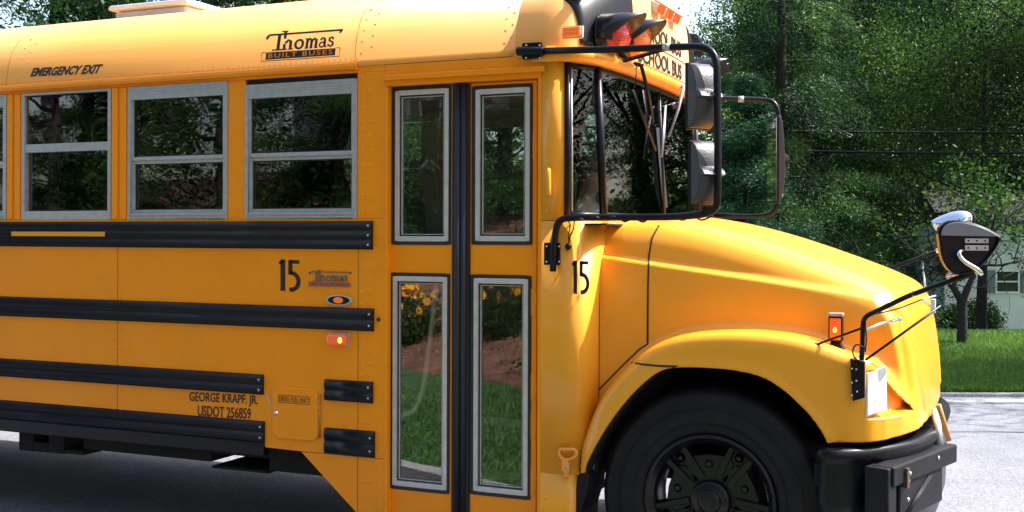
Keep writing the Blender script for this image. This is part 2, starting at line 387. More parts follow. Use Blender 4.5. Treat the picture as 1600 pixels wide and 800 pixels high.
# grass blades on both lawns (stuff)
def leafmat(name, c1, c2, tr=.45, rough=.5, sc=.9):
    m, nt, b = new_mat(name); out = nt.nodes['Material Output']
    at = N(nt, 'ShaderNodeAttribute', attribute_name='tone'); r = nt.nodes.new('ShaderNodeValToRGB'); r.color_ramp.elements[0].color = (*c1, 1); r.color_ramp.elements[1].color = (*c2, 1)
    nt.links.new(at.outputs['Fac'], r.inputs[0]); nt.links.new(r.outputs[0], b.inputs['Base Color']); b.inputs['Roughness'].default_value = rough; b.inputs['Specular IOR Level'].default_value = .15
    t = nt.nodes.new('ShaderNodeBsdfTranslucent'); hs = N(nt, 'ShaderNodeHueSaturation', Saturation=1.1, Value=1.6); hs.inputs['Hue'].default_value = .475
    nt.links.new(r.outputs[0], hs.inputs['Color']); nt.links.new(hs.outputs[0], t.inputs[0])
    mx = nt.nodes.new('ShaderNodeMixShader'); mx.inputs[0].default_value = tr; nt.links.new(b.outputs[0], mx.inputs[1]); nt.links.new(t.outputs[0], mx.inputs[2]); nt.links.new(mx.outputs[0], out.inputs[0])
    return m
GB = leafmat('grass_blades', (.035, .105, .028), (.13, .25, .055), .4)
def quads_mesh(name, V, tone, m, parent=None, tri=False):
    """V: (n, k, 3) polygons"""
    n, k = V.shape[:2]; c = (V.reshape(-1, 3).max(0) + V.reshape(-1, 3).min(0)) / 2
    me = bpy.data.meshes.new(name); me.vertices.add(n * k); me.vertices.foreach_set('co', (V.reshape(-1, 3) - c).ravel())
    me.loops.add(n * k); me.loops.foreach_set('vertex_index', np.arange(n * k)); me.polygons.add(n)
    me.polygons.foreach_set('loop_start', np.arange(n) * k); me.update(calc_edges=True)
    at = me.attributes.new('tone', 'FLOAT', 'POINT'); at.data.foreach_set('value', np.repeat(tone, k)); me.materials.append(m)
    o = bpy.data.objects.new(name, me); COL.objects.link(o)
    c = Vector(c)
    if parent: o.parent = parent; o.location = c - WL[parent.name]
    else: o.location = c
    WL[o.name] = c; return o
def blades(name, n, s0, s1, n0, n1, h, zf, near_bias=1.):
    s = rng.uniform(s0, s1, n); q = n0 + (n1 - n0) * rng.uniform(0, 1, n) ** near_bias
    x = E0.x + ED.x * s + EN.x * q; y = E0.y + ED.y * s + EN.y * q; z = zf(q); a = rng.uniform(0, 6.28, n); hh = h * rng.uniform(.5, 1.2, n); w = .007 + .004 * rng.random(n)
    ca, sa = np.cos(a) * w, np.sin(a) * w; lx, ly = rng.normal(0, .5, n) * hh, rng.normal(0, .5, n) * hh
    V = np.stack([np.stack([x - ca, y - sa, z], 1), np.stack([x + ca, y + sa, z], 1), np.stack([x + lx, y + ly, z + hh], 1)], 1)
    o = quads_mesh(name, V, rng.random(n), GB); meta(o, kind='stuff'); return o
def lawn_z(n): return .03 - np.clip((np.asarray(n) - 8.) / 19.5, 0, 1) * 1.73
mb = MB(); mb.sheet([[(*K(s, n), float(lawn_z(n))) for s in (-120, 120)] for n in [.10, 4, 8, 8.5] + list(np.arange(10, 28, 1.5)) + [27.5, 60, 200]]); meta(mb.build('far_lawn', GRS), kind='structure')
blades('grass', 130000, -1, 9, .17, 11, .07, lambda q: lawn_z(q), 1.5)
blades('grass', 30000, -14, 4, -WRD - 3.6, -WRD - .2, .07, lambda q: np.full(q.shape, .03))

# ================================================================ trees
LEAF = leafmat('broad_leaf', (.008, .034, .012), (.062, .132, .030), .42)
LEAFD = leafmat('hemlock_needle', (.006, .026, .010), (.048, .12, .028), .28)
PINE = leafmat('pine_needle', (.010, .042, .022), (.036, .105, .048), .25)
LEAFS = leafmat('shrub_leaf', (.015, .045, .010), (.05, .10, .02), .35)
BARK = pmat('bark', (.045, .036, .028), .9, var=.4, vscale=14., bump=1., bscale=30.)
BARKD = pmat('dark_bark', (.022, .018, .015), .9, var=.4, vscale=14., bump=1., bscale=30.)
def leaves(C_, D_, size, asp, n_per, spread, rg, droop=0.):
    """n_per leaf quads scattered round each centre C_ (m,3)"""
    m = len(C_); c = np.repeat(C_, n_per, 0) + rg.normal(0, 1, (m * n_per, 3)) * spread
    a = rg.normal(0, 1, (m * n_per, 3)); 
    if D_ is not None: a = a * .45 + np.repeat(D_, n_per, 0)
    a[:, 2] -= droop; a /= np.linalg.norm(a, axis=1)[:, None]
    b = np.cross(a, rg.normal(0, 1, a.shape) * np.array([1, 1, .5]) + np.array([0, 0, .6])); b /= np.linalg.norm(b, axis=1)[:, None] + 1e-9
    s = size * rg.uniform(.6, 1.3, m * n_per)[:, None]; a = a * s; b = b * s * asp
    return np.stack([c - a, c + b * .9 - a * .1, c + a, c - b * .9 - a * .1], 1)
def limb(mb, p0, d0, L, r0, rg, depth, tips, bend=.25, up=.0, nsplit=3, minr=.012):
    pts = [Vector(p0)]; d = Vector(d0).normalized(); n = 5; rr = [r0]
    for i in range(n):
        d = (d + Vector(rg.normal(0, bend / 2, 3)) + Vector((0, 0, up))).normalized(); pts.append(pts[-1] + d * L / n); rr.append(max(r0 * (1 - .75 * (i + 1) / n), minr * .5))
    mb.tube(pts, rr, n=7 if r0 > .05 else 5, cap=False)
    if depth == 0: tips.append((pts[-1], d)); tips.append((pts[3], d)); return
    for k in range(nsplit):
        j = rg.integers(2, n + 1); nd = (d + Vector(rg.normal(0, .65, 3))).normalized()
        limb(mb, pts[j], nd, L * rg.uniform(.5, .75), rr[j] * .8, rg, depth - 1, tips, bend, up, nsplit, minr)
    tips.append((pts[-1], d))
def broad_tree(seed, H=13., crown0=3., rad=4.5, nleaf=34000, lsize=.075, mat=LEAF, density=1.):
    rg = np.random.default_rng(seed); root = empty('broadleaf_tree', (0, 0, 0)); mb = MB(); tips = []
    top = Vector((rg.normal(0, .3), rg.normal(0, .3), H * .8)); pts = [Vector((0, 0, -.1)), Vector((.02, .03, .4)), top * .33 + Vector((rg.normal(0, .2), rg.normal(0, .2), 0)), top * .66, top]
    pts = smoothpath(pts, 1.5, 4); nn = len(pts); r0 = H * .018
    mb.tube(pts, [r0 * (1.25 if i == 0 else 1) * (1 - .8 * i / nn) for i in range(nn)], n=10, cap=False)
    for i in range(22):
        t = (crown0 + (H * .8 - crown0) * (i + rg.random()) / 22); f_ = t / (H * .8); k = int(f_ * (nn - 1)); p = pts[min(k, nn - 1)]; p = Vector((p.x, p.y, t))
        a = rg.uniform(0, 6.28); L = rad * (1.05 - .65 * abs(f_ - .45)) * rg.uniform(.6, 1.)
        limb(mb, p, (math.cos(a), math.sin(a), .35), L, r0 * .33 * (1.2 - f_), rg, 2, tips, .35, .04)
    mb.build('trunk', BARK, root, fixn=False)
    C_ = np.array([tuple(p) for p, d in tips]); k = max(1, int(nleaf / len(C_)))
    V = leaves(C_, None, lsize, .55, k, .36, rg); cen = V.mean(1)
    cl = np.array([mnoise.noise(Vector(c) * .55) for c in cen]); tone = np.clip(.40 + cl * 1.9 + rg.normal(0, .13, len(V)), 0, 1)
    quads_mesh('crown', V, tone, mat, root); return root
def conifer(seed, H=14., rad=4., z0=.6, mat=LEAFD, name='hemlock_tree', droop=.35, nb=120, lsz=.085, nper=9, soft=.1):
    rg = np.random.default_rng(seed); root = empty(name, (0, 0, 0)); mb = MB(); r0 = H * .014; Cs = []; Ds = []
    mb.tube([(0, 0, -.1), (.03, 0, H * .3), (-.02, .04, H * .65), (0, 0, H)], [r0 * 1.2, r0 * .9, r0 * .5, .02], n=9, cap=False)
    for i in range(nb):
        f_ = (i + rg.random()) / nb; z = z0 + (H - z0) * f_ ** 1.15; L = rad * (1 - f_ * .92) * rg.uniform(.7, 1.1) + .25; a = rg.uniform(0, 6.28)
        d = Vector((math.cos(a), math.sin(a), .12)); pts = [Vector((0, 0, z))]; n = 8
        for j in range(n):
            d = (d + Vector((0, 0, -droop / n * (1 + j * .25))) + Vector(rg.normal(0, .05, 3))).normalized(); pts.append(pts[-1] + d * L / n)
        mb.tube(pts, [max(.006, L * .009 * (1 - j / (n + 1))) for j in range(n + 1)], n=4, cap=False)
        side = Vector((-d.y, d.x, 0)).normalized()
        for j in range(2, n + 1):
            w = L * .30 * (1 - abs(j / n - .55)); ns = max(3, int(w * 9))
            for s in (-1, 1):
                for q in range(ns):
                    t = (q + rg.random()) / ns; sd = (side * s * .8 + d * .55).normalized()
                    p = pts[j] + sd * w * t + Vector((0, 0, -droop * w * t * t * .6)) - d * (L / n) * rg.random()
                    Cs.append(tuple(p)); Ds.append(tuple((sd + Vector((0, 0, -.25 * t)))))
    mb.build('trunk', BARKD, root, fixn=False)
    Cs = np.array(Cs); Ds = np.array(Ds); V = leaves(Cs, Ds, lsz, .22, nper, soft, rg, .1); cen = V.mean(1)
    cl = np.array([mnoise.noise(Vector(c) * .8) for c in cen[::nper]]); tone = np.clip(.36 + np.repeat(cl, nper) * 1.8 + rg.normal(0, .12, len(V)), 0, 1)
    quads_mesh('crown', V, tone, mat, root); return root
def place(o, px, Z, rz, sc, label, cat='tree', group=None, z=0., xy=None):
    p = AT(px, Z, float(lawn_z(Z - 12.5)) - .02) if xy is None else Vector((*xy, z)); o.location = p; o.rotation_euler = (0, 0, rz); o.scale = (sc, sc, sc); WL[o.name] = p
    meta(o, label, cat, group); return o
def dup(o):
    c = o.copy(); COL.objects.link(c)
    for ch in list(o.children):
        d = ch.copy(); COL.objects.link(d); d.parent = c; d.matrix_parent_inverse = ch.matrix_parent_inverse.copy()
    return c
BT = broad_tree(3, nleaf=60000, lsize=.058); BT2 = broad_tree(11, H=15, crown0=2.0, rad=5.2, nleaf=80000, lsize=.058)
HM = conifer(5, lsz=.062, nper=14); HM2 = conifer(8, H=16, rad=4.8, z0=.3, nb=135, lsz=.062, nper=14)
HC = broad_tree(31, H=11, crown0=3.4, rad=4.2, nleaf=42000, lsize=.055)
PN = conifer(21, H=9.5, rad=3.4, z0=.8, mat=PINE, name='pine_tree', droop=.05, nb=70, lsz=.085, nper=26, soft=.16)
GT = 'trees lining the far side of the road'
place(PN, 1165, 19.5, .6, .46, 'soft blue green pine showing just right of the bus side mirrors', group=GT)
place(HM, 1222, 22, 1.2, .72, 'dark drooping hemlock in the middle above the bonnet', group=GT)
place(HM2, 1225, 38, 2.2, 1.02, 'tall dark hemlock behind the dark drooping one', group=GT)
place(BT, 1255, 36, .4, 1.0, 'light green broadleaf tree with sky glinting through behind the front crossover mirrors', group=GT)
place(BT2, 1330, 42, 1.4, 1.0, 'airy broadleaf tree against the white sky above the bus mirrors', group=GT)
spec = [(HM, 1262, 28, 3.1, .78, 'dark hemlock left of the white house, behind the crossover mirrors'),
        (BT2, 1600, 52, 4.2, 1.0, 'leafy tree rising behind the roof of the white house'),
        (HM2, 2080, 24, 5.2, .9, 'hemlock beyond the far right edge of the picture'),
        (BT, 1300, 34, 2.9, .9, 'yellow green tree glowing behind the middle hemlock'),
        (HM, 1010, 24, .3, .36, 'hemlock seen through the windscreen of the bus'),
        (HM2, 790, 27, 2.5, .9, 'hemlock hidden behind the front roof of the bus'),
        (BT, 700, 29, 5.5, .85, 'broadleaf tree just topping the bus roof near the front'),
        (HM, 620, 25, 4.4, .88, 'hemlock just topping the bus roof above the doors'),
        (HM2, 430, 25, 3.6, .9, 'hemlock behind the white roof hatch of the bus'),
        (BT2, 260, 24, .9, .92, 'broadleaf tree behind the left end of the bus roof'),
        (HM, 90, 22, 1.9, 1.0, 'dark hemlock over the bus roof at the left edge of the picture'),
        (HM2, -150, 24, 4.9, 1.0, 'hemlock just beyond the left edge of the picture'),
        (BT, 1430, 44, 5.0, 1.2, 'tall broadleaf tree at the back above the crossover mirrors'),
        (HC, 1535, 28, 2.5, .8, 'tree with high boughs hiding the roof of the white house'),
        (HM2, 2330, 22, .1, .55, 'tall hemlock well beyond the right edge of the picture'),
        (BT2, 1850, 50, 3.3, 1.2, 'tall broadleaf tree at the back of the far right edge')]
place(HC, 1700, 24, 1.1, .95, 'tree with high boughs hanging over the white house at the right edge', group=GT)
for (o, px, Z, rz, sc, lb) in spec: place(dup(o), px, Z, rz, sc, lb, group=GT)
for (x, y, rz, sc, o, lb) in [(8.8, 13.0, 1.9, .95, BT, 'broadleaf tree shading the lawn from just outside the right edge'), (17, 3, .5, .9, HM2, 'hemlock down the road ahead of the bus'), (22, -4, 1.5, .9, BT2, 'broadleaf tree down the road ahead of the bus'), (15.5, 11, 2.6, .9, HM, 'hemlock on the lawn ahead of the bus'), (20, 8, 3.3, .95, BT2, 'broadleaf tree on the lawn ahead of the bus'), (12.5, 18.5, 4.4, .68, HM2, 'hemlock mirrored in the windscreen'), (6.5, 27, 5.4, .85, BT2, 'broadleaf tree just outside the right edge mirrored in the windscreen'), (11.5, 27, 1.4, 1., HM2, 'tall hemlock mirrored in the middle of the windscreen'), (5.5, 31, 1.4, 1., BT, 'broadleaf tree far back mirrored in the windscreen'), (20, 15, .4, 1., HM, 'hemlock far ahead of the bus mirrored in the quarter window')]:
    place(dup(o), 0, 0, rz, sc, lb, group=GT, xy=(x, y))
# distant wood
def wood_mass():
    rg = np.random.default_rng(77); n = 140; a = rg.uniform(-.62, .85, n); Z = rg.uniform(44, 70, n)
    C_ = []
    for i in range(n):
        p = AT(800 + 1800 * math.tan(a[i]), Z[i]); pxx = 800 + 1800 * math.tan(a[i]); h = rg.uniform(4.5, 8.0) - 1.7 if not 1000 < pxx < 1180 else rg.uniform(3, 5.5)
        for k in range(60): C_.append((p.x + rg.normal(0, 2.4), p.y + rg.normal(0, 2.4), rg.uniform(.5, h)))
    V = leaves(np.array(C_), None, .26, .6, 12, .8, rg); t = np.clip(.4 + rg.normal(0, .25, len(V)), 0, 1)
    meta(quads_mesh('distant_wood', V, t, LEAF), kind='stuff')
wood_mass()
# trees behind the photographer (seen in the glass)
GN = 'trees on the bank behind the photographer'
def qof(x, y): return -((x - E0.x) * EN.x + (y - E0.y) * EN.y) - WRD
for (o, s, n, rz, sc, lb) in [(BT2, -17.5, -13.5, 1., .8, 'broadleaf tree mirrored in the rear bus windows'), (HM, -9.5, -12, 2., .75, 'hemlock mirrored in the window before the door'),
        (BT, -6, -14, 3., .8, 'broadleaf tree mirrored in the left door window'), (HM2, -7.5, -20, 4., .8, 'hemlock mirrored in the right door window'), (BT2, -2, -16, 5., .85, 'broadleaf tree on the bank straight behind the photographer'), (HM2, 3, -15, 2.5, .8, 'hemlock on the bank opposite the bonnet'), (BT2, -19, -21, 3.9, .9, 'large broadleaf tree far back behind the left bus windows'), (HM, -25, -17, .9, .95, 'hemlock far along the bank past the rear of the bus'), (BT2, -4, -21, .2, 1., 'tall broadleaf tree at the top of the bank'),
        (HM, -20, -17, 2.2, .85, 'hemlock mirrored in the leftmost bus window'), (BT, 9, -14, .3, .9, 'broadleaf tree mirrored in the bonnet paint')]:
    place(dup(o), 0, 0, rz, sc, lb, group=GN, z=bank_z(qof(s, n)), xy=(s, n))

# shrubs and flowers on the bank
def shrub(seed, r=.6, h=.9, n=2600, mat=LEAFS, name='shrub', ls=.035, par=True):
    rg = np.random.default_rng(seed); root = empty(name, (0, 0, 0)); mb = MB()
    for k in range(9):
        a = rg.uniform(0, 6.28); mb.tube([(0, 0, -.03), (math.cos(a) * r * .25, math.sin(a) * r * .25, h * .4), (math.cos(a) * r * .6, math.sin(a) * r * .6, h * .85)], [.014, .01, .004], n=5, cap=False)
    mb.build('stem', BARK, root, fixn=False)
    d = rg.normal(0, 1, (n // 8, 3)); d /= np.linalg.norm(d, axis=1)[:, None]; rr = rg.uniform(.45, 1., (n // 8, 1)) ** .5
    C_ = d * rr * np.array([r, r, h * .5]) * (1 + .18 * np.sin(d[:, :1] * 5 + d[:, 1:2] * 4)) + np.array([0, 0, h * .52])
    V = leaves(C_, None, ls, .55, 8, .07, rg); quads_mesh('foliage', V, np.clip(.5 + rg.normal(0, .25, len(V)), 0, 1), mat, root); return root
FLO = pmat('orange_petals', (.95, .38, .01), .5, var=.2)
def flowers(seed):
    rg = np.random.default_rng(seed); root = shrub(seed, .55, .75, 1800, LEAFS, 'flower_clump', .04)
    for k in range(40):
        mb = MB(); a = rg.uniform(0, 6.28); r_ = rg.uniform(0, .6); nn_ = Vector(rg.normal(0, .5, 3)) + Vector((.25, .8, .45)); nn_.normalize(); e1_ = nn_.orthogonal().normalized(); e2_ = nn_.cross(e1_); p = Vector((math.cos(a) * r_, math.sin(a) * r_, .84 - .75 * r_ * r_ + rg.uniform(-.06, .08)))
        for j in range(9):
            t = j * .698; dv = e1_ * math.cos(t) + e2_ * math.sin(t) + nn_ * .12; sd = (e2_ * math.cos(t) - e1_ * math.sin(t)) * .012
            mb.add([p, p + dv * .035 + sd * 1.4, p + dv * .07, p + dv * .035 - sd * 1.4], [(0, 1, 2, 3)])
        mb.ball(p + Vector((0, 0, .008)), .014, n=6, m=4); mb.build('flower_head', FLO, root, fixn=False)
    return root
SH = shrub(1); FL = flowers(2)
def bank_cover():
    rg = np.random.default_rng(12); n = 2600; x = rg.uniform(-22, 4, n); y = rg.uniform(-16, -6.5, n); q = np.array([qof(a, b) for a, b in zip(x, y)]); k = q > 3.7 + .4 * rg.random(n); x, y, q = x[k], y[k], q[k]
    clump = np.array([mnoise.noise(Vector((a * .6, b * .6, 3.))) for a, b in zip(x, y)]); k = clump > -.02; x, y, q = x[k], y[k], q[k]
    C_ = np.stack([x, y, np.array([bank_z(v) for v in q]) + .08], 1); V = leaves(C_, None, .05, .5, 14, .11, rg)
    meta(quads_mesh('ground_cover', V, np.clip(.5 + rg.normal(0, .3, len(V)), 0, 1), LEAFS), kind='stuff')
    n = 16000; x = rg.uniform(-22, 4, n); y = rg.uniform(-16, -6.5, n); q = np.array([qof(a, b) for a, b in zip(x, y)]); k = q > 3.6; x, y, q = x[k], y[k], q[k]
    C_ = np.stack([x, y, np.array([bank_z(v) for v in q]) + .015], 1); V = leaves(C_, None, .045, .35, 1, .01, rg)
    meta(quads_mesh('bark_mulch', V, rg.random(len(V)), leafmat('bark_chip', (.05, .02, .012), (.42, .20, .12), .0)), kind='stuff')
bank_cover()
i = 0
shl = ['rounded shrub low on the bank left of the doors', 'rounded shrub low on the bank opposite the left door', 'rounded shrub low on the bank opposite the right door', 'rounded shrub low on the bank opposite the bonnet', 'shrub halfway up the bank left of the doors', 'shrub halfway up the bank opposite the doors', 'shrub halfway up the bank opposite the bonnet', 'shrub high on the bank opposite the rear windows', 'shrub high on the bank opposite the doors', 'shrub high on the bank opposite the windscreen']
for (s, q) in [(-10, -8.2), (-8.3, -9.6), (-3.0, -9.8), (-1, -9.6), (-12, -10.5), (-9.3, -12.5), (-1.5, -13), (-15, -12), (-7.5, -15), (0, -12)]:
    o = SH if i == 0 else dup(SH); place(o, 0, 0, i * 1.3, 1 + .3 * (i % 3) + (.9 if q < -11 else 0), shl[i], 'shrub', 'shrubs on the mulch bank', bank_z(qof(s, q)) - .03, (s, q)); i += 1
i = 0
fll = ['orange flower clump mirrored in the left edge of the left door glass', 'orange flower clump mirrored in the right door glass, nearest the shrub', 'orange flower clump mirrored in the right door glass, beside the first', 'orange flower clump further right along the bank']
for (s, q) in [(-6.3, -8.5), (-5.05, -8.7), (-4.7, -8.4), (-3.4, -8.7)]:
    o = FL if i == 0 else dup(FL); place(o, 0, 0, i * .35, .95, fll[i], 'flowers', 'orange flower clumps on the mulch bank', bank_z(qof(s, q)) - .12, (s, q)); i += 1

# ================================================================ white house and its garden
SID = pmat('white_siding', (.66, .70, .70), .6, var=.05, vscale=1.5); SHUT = pmat('blue_grey_shutter', (.16, .20, .24), .6); TRIM = pmat('white_trim', (.75, .76, .76), .5); ROOFM = pmat('roof_shingle', (.03, .028, .028), .9, var=.3, vscale=8., bump=.6)
HG = glass('house_glass', (.25, .27, .27))
def house(px, Z, rz, label, wins, wlen=9.):
    root = empty('house', AT(px, Z, -1.66 if Z == 40 else 0)); base = WL[root.name]; ang = math.atan2(RV[1], RV[0]) + rz; ax = Vector((math.cos(ang), math.sin(ang), 0)); ay = Vector((-ax.y, ax.x, 0)); az = Vector((0, 0, 1))
    def W3(a, b, c): return base + ax * a + ay * b + az * c
    mb = MB(); rows = []; z = 0.; 
    while z < 4.0: rows.append([W3(0, -.012, z), W3(wlen, -.012, z)]); rows.append([W3(0, .006, z + .098), W3(wlen, .006, z + .098)]); z += .1
    mb.sheet(rows, False)
    rows = []; z = 0.
    while z < 4.0: rows.append([W3(-.012, 3, z), W3(-.012, 0, z)]); rows.append([W3(.006, 3, z + .098), W3(.006, 0, z + .098)]); z += .1
    mb.sheet(rows, False); mb.obox(W3(wlen / 2, 1.53, 2.), ax * (wlen / 2 - .01), ay * 1.5, az * 2.); mb.build('wall', SID, root, fixn=False)
    mb = MB(); mb.obox(W3(0, 0, 2.), ax * .06, ay * .06, az * 2.01); mb.build('corner_board', TRIM, root)
    mb = MB(); mb.add([W3(-.3, -.4, 3.9), W3(wlen + .5, -.4, 3.9), W3(wlen + .5, 1.5, 5.0), W3(-.3, 1.5, 5.0), W3(-.3, 3.4, 3.9), W3(wlen + .5, 3.4, 3.9)], [(0, 1, 2, 3), (3, 2, 5, 4), (0, 3, 4), (1, 5, 2)]); mb.build('roof', ROOFM, root, fixn=False, solid=.12)
    for (a, z0, w, h) in wins:
        mb = MB()
        for (x0, x1, c0, c1) in ((a - .06, a, z0 - .06, z0 + h + .06), (a + w, a + w + .06, z0 - .06, z0 + h + .06), (a, a + w, z0 - .06, z0), (a, a + w, z0 + h, z0 + h + .06), (a, a + w, z0 + h / 2 - .025, z0 + h / 2 + .025)):
            mb.obox(W3((x0 + x1) / 2, -.03, (c0 + c1) / 2), ax * (x1 - x0) / 2, ay * .025, az * (c1 - c0) / 2)
        wf = mb.build('window', TRIM, root)
        mb = MB(); mb.obox(W3(a + w / 2, -.018, z0 + h / 2), ax * w / 2, ay * .004, az * h / 2); mb.build('pane', pmat('dark_pane', (.02, .025, .03), .08), wf)
        for sgn in (-1, 1):
            mb = MB(); cx = a + w / 2 + sgn * (w / 2 + .26); mb.obox(W3(cx, -.03, z0 + h / 2), ax * .18, ay * .02, az * (h / 2 + .05))
            for k in range(14): mb.obox(W3(cx, -.055, z0 + (k + .5) * h / 14), ax * .14, ay * .008, az * .02)
            mb.build('shutter', SHUT, root)
    meta(root, label, 'house'); return root
house(1478, 40, 0, 'white clapboard house with blue grey shutters at the right edge', [(1.76, 1.49, .73, .69), (4.2, 1.15, .8, 1.2), (6.5, 1.15, .8, 1.2)])
h2 = house(800, 20, math.pi, 'white house behind the photographer, mirrored in the bus windows', [(2, 1.1, .9, 1.2), (5, 1.1, .9, 1.2)])
x, y = K(-15, -WRD - 14); h2.location = (-10.5, -20.5, 3.0)
# clipped bush in front of the house
bs = shrub(9, .62, .72, 9000, leafmat('bush_leaf', (.008, .022, .008), (.02, .05, .014), .2), 'clipped_bush', .03)
place(bs, 1519, 38.6, 0, 1., 'dark clipped bush against the white house wall', 'bush'); bs.scale = (1.6, 1.2, 1.5)
# small fork-trunked tree
def small_tree():
    rg = np.random.default_rng(4); b0 = AT(1503, 18.3); root = empty('ornamental_tree', b0); mb = MB(); tips = []
    def q(px, py, dz=0): 
        D = ray(px, py); k = (18.3 + dz) / FPX; return Vector((CAM[0] + D[0] * k, CAM[1] + D[1] * k, CAM[2] + D[2] * k))
    S = [([(1503, 542), (1504, 510), (1503, 472)], .085, .075), ([(1503, 472), (1490, 450), (1478, 430), (1462, 400), (1450, 370)], .06, .02), ([(1503, 472), (1512, 450), (1522, 428), (1535, 395), (1550, 360), (1560, 320)], .06, .02),
         ([(1478, 430), (1470, 425), (1455, 420), (1440, 400)], .03, .01), ([(1522, 428), (1530, 412), (1560, 416), (1590, 408), (1615, 398)], .03, .012), ([(1535, 395), (1545, 370), (1575, 340), (1600, 320)], .035, .012), ([(1490, 450), (1497, 425), (1500, 395), (1510, 350), (1505, 310)], .03, .012)]
    for i, (pp, r0, r1) in enumerate(S):
        dz = rg.uniform(-.6, .6) if i > 2 else 0; pts = smoothpath([q(x, y, dz * k / len(pp)) for k, (x, y) in enumerate(pp)], .2, 3); n = len(pts)
        mb.tube(pts, [(r0 + (r1 - r0) * k / (n - 1)) * (1 + .12 * mnoise.noise(Vector((k * .7, i, 0)))) for k in range(n)], n=9, cap=False)
        if i: 
            for k in range(9):
                j = rg.integers(n // 3, n); limb(mb, pts[j], rg.normal(0, 1, 3) * np.array([1, 1, .6]) + np.array([0, 0, .35]), rg.uniform(.4, .9), .012, rg, 1, tips, .5, 0., 3, .006)
    mb.build('trunk', BARKD, root, fixn=False)
    C_ = np.array([tuple(p) for p, d in tips]); keep = C_[:, 2] > 1.6 + rg.random(len(C_)) * .5; C_ = C_[keep]
    V = leaves(C_, None, .045, .6, 10, .15, rg); quads_mesh('crown', V, np.clip(.4 + rg.normal(0, .3, len(V)), 0, 1), LEAF, root); meta(root, 'small fork trunked tree on the sunlit lawn in front of the white house', 'tree')
small_tree()
# overhead cables between the trees
for (pa, pb, Z, lb) in [((1080, 196), (1700, 214), 24, 'upper thick overhead cable crossing in front of the trees'), ((1380, 234), (1760, 243), 24, 'lower thick overhead cable crossing in front of the trees')]:
    pts = []
    for k in range(25):
        t = k / 24; px = pa[0] - 500 + (pb[0] + 700 - pa[0]) * t; py = pa[1] + (pb[1] - pa[1]) * t - 0; D = ray(px, py); q = Z / FPX; z = CAM[2] + D[2] * q
        pts.append((CAM[0] + D[0] * q, CAM[1] + D[1] * q, z + .12 * ((2 * t - 1) ** 2)))
    mb = MB(); mb.tube(pts, .028, n=6); o = mb.build('overhead_cable', BLKM); meta(o, lb, 'cable')
# ================================================================ school bus
VC = 1.16; BW = 2 * VC
bus = empty('school_bus', (-3.5, VC, 0))
meta(bus, 'yellow school bus with black rub rails and number 15 on its side', 'school bus')
UR = -10.6                                            # rear end of the body
def mirv(pts): return [(p[0], BW - p[1], p[2]) for p in pts]

# ---- side walls (near and far)
UD0, UD1 = U(600), U(845)                             # door opening
W_GUT = 2.615; W_WB, W_WT = Wz(470, 342), Wz(470, 119)  # window band
A0, A1 = U(382), U(557); B0, B1 = U(199), U(355); C0, C1 = U(33), U(173); PIT = A0 - B0
wins = [(A0, A1), (B0, B1), (C0, C1)]
k = 1
while C0 - k * PIT > UR + .3: wins.append((C0 - k * PIT, C1 - k * PIT)); k += 1
edge_r = U(583)
def rivcols(mb, x, z0, z1, dz, v=0., r=.0082):
    z = z0
    while z < z1: mb.dome((x, v, z), r); z += dz
# lower panel, cut as in the photograph
p = lambda x, y: P(x, y)
S0 = p(415, 712); S1 = p(470, 705); S2 = p(600, 853)
poly = [(UR, .60), (S0[0], .60), (S0[0], S0[1] + .045), (S1[0], S1[1]), (U(600), .17), (UD0 + .0, .17), (UD0, W_WB), (UR, W_WB)]
mb = MB(); mb.prism(poly, 0, .045)
side = mb.build('side_panel', YEL, bus, bevel=.004)
mb = MB()
for px in (178, 190): rivcols(mb, U(px), .62, 1.8, .058)
for px in (565, 577): rivcols(mb, U(px), .47, 1.8, .061)
for k in range(1, 5):
    for dx in (0, .05): rivcols(mb, U(178) + dx - k * 2 * PIT, .62, 1.8, .058)
z = U(600)
for t in np.linspace(0, 1, 7): mb.dome((U(577) + .004, 0, .2 + t * .36), .006)
meta(mb.build('rivets', YEL, side), kind='stuff')
mb = MB(); 
for px in (184, ): mb.box((U(184) - .001, -.0012, .6), (U(184) + .001, .01, 1.8))
mb.box((U(560) - .0012, -.0012, .18), (U(560) + .0012, .01, 1.8)); mb.box((p(470, 705)[0], -.0012, .594), (U(600), .01, .5965))
mb.build('panel_seam', pmat('seam_brown', (.14, .06, .01), .6), side)  # dark brown strips along the panel joints
# upper wall: pillars and header
mb = MB(); mb.box((UR, 0.006, W_WT), (UD0, .05, W_GUT)); hd = mb.build('header_rail', YEL, bus, bevel=.003)
allw = sorted(wins, key=lambda q: -q[0]); prev = UD0
for (a, b) in allw + [(None, UR)]:
    mb = MB(); x0, x1 = b, prev
    if x1 - x0 > .01:
        narrow = abs((x1 - x0) - .12) < .03
        mb.box((x0, .004, W_WB), (x1, .05, W_WT))
        if b in (C1,) or (b < C1 - .1 and b != UR):                      # grooved pillar
            for c in (x0 + (x1 - x0) * .24, x0 + (x1 - x0) * .76): mb.box((c - (x1 - x0) * .17, -.006, W_WB + .002), (c + (x1 - x0) * .17, .003, W_WT - .002))
        vv = -.006 if (b in (C1,) or (b < C1 - .1 and b != UR)) else .004
        ks = (x0 + (x1 - x0) * .24, x0 + (x1 - x0) * .76) if prev != UD0 else (U(565), U(577))
        z = W_WB + .05
        while z < W_WT - .02:
            for c in ks: mb.dome((c, vv, z), .0078)
            z += .17 if prev != UD0 else .075
        mb.build('window_pillar', YEL, bus, bevel=.004)
    prev = a if a is not None else prev
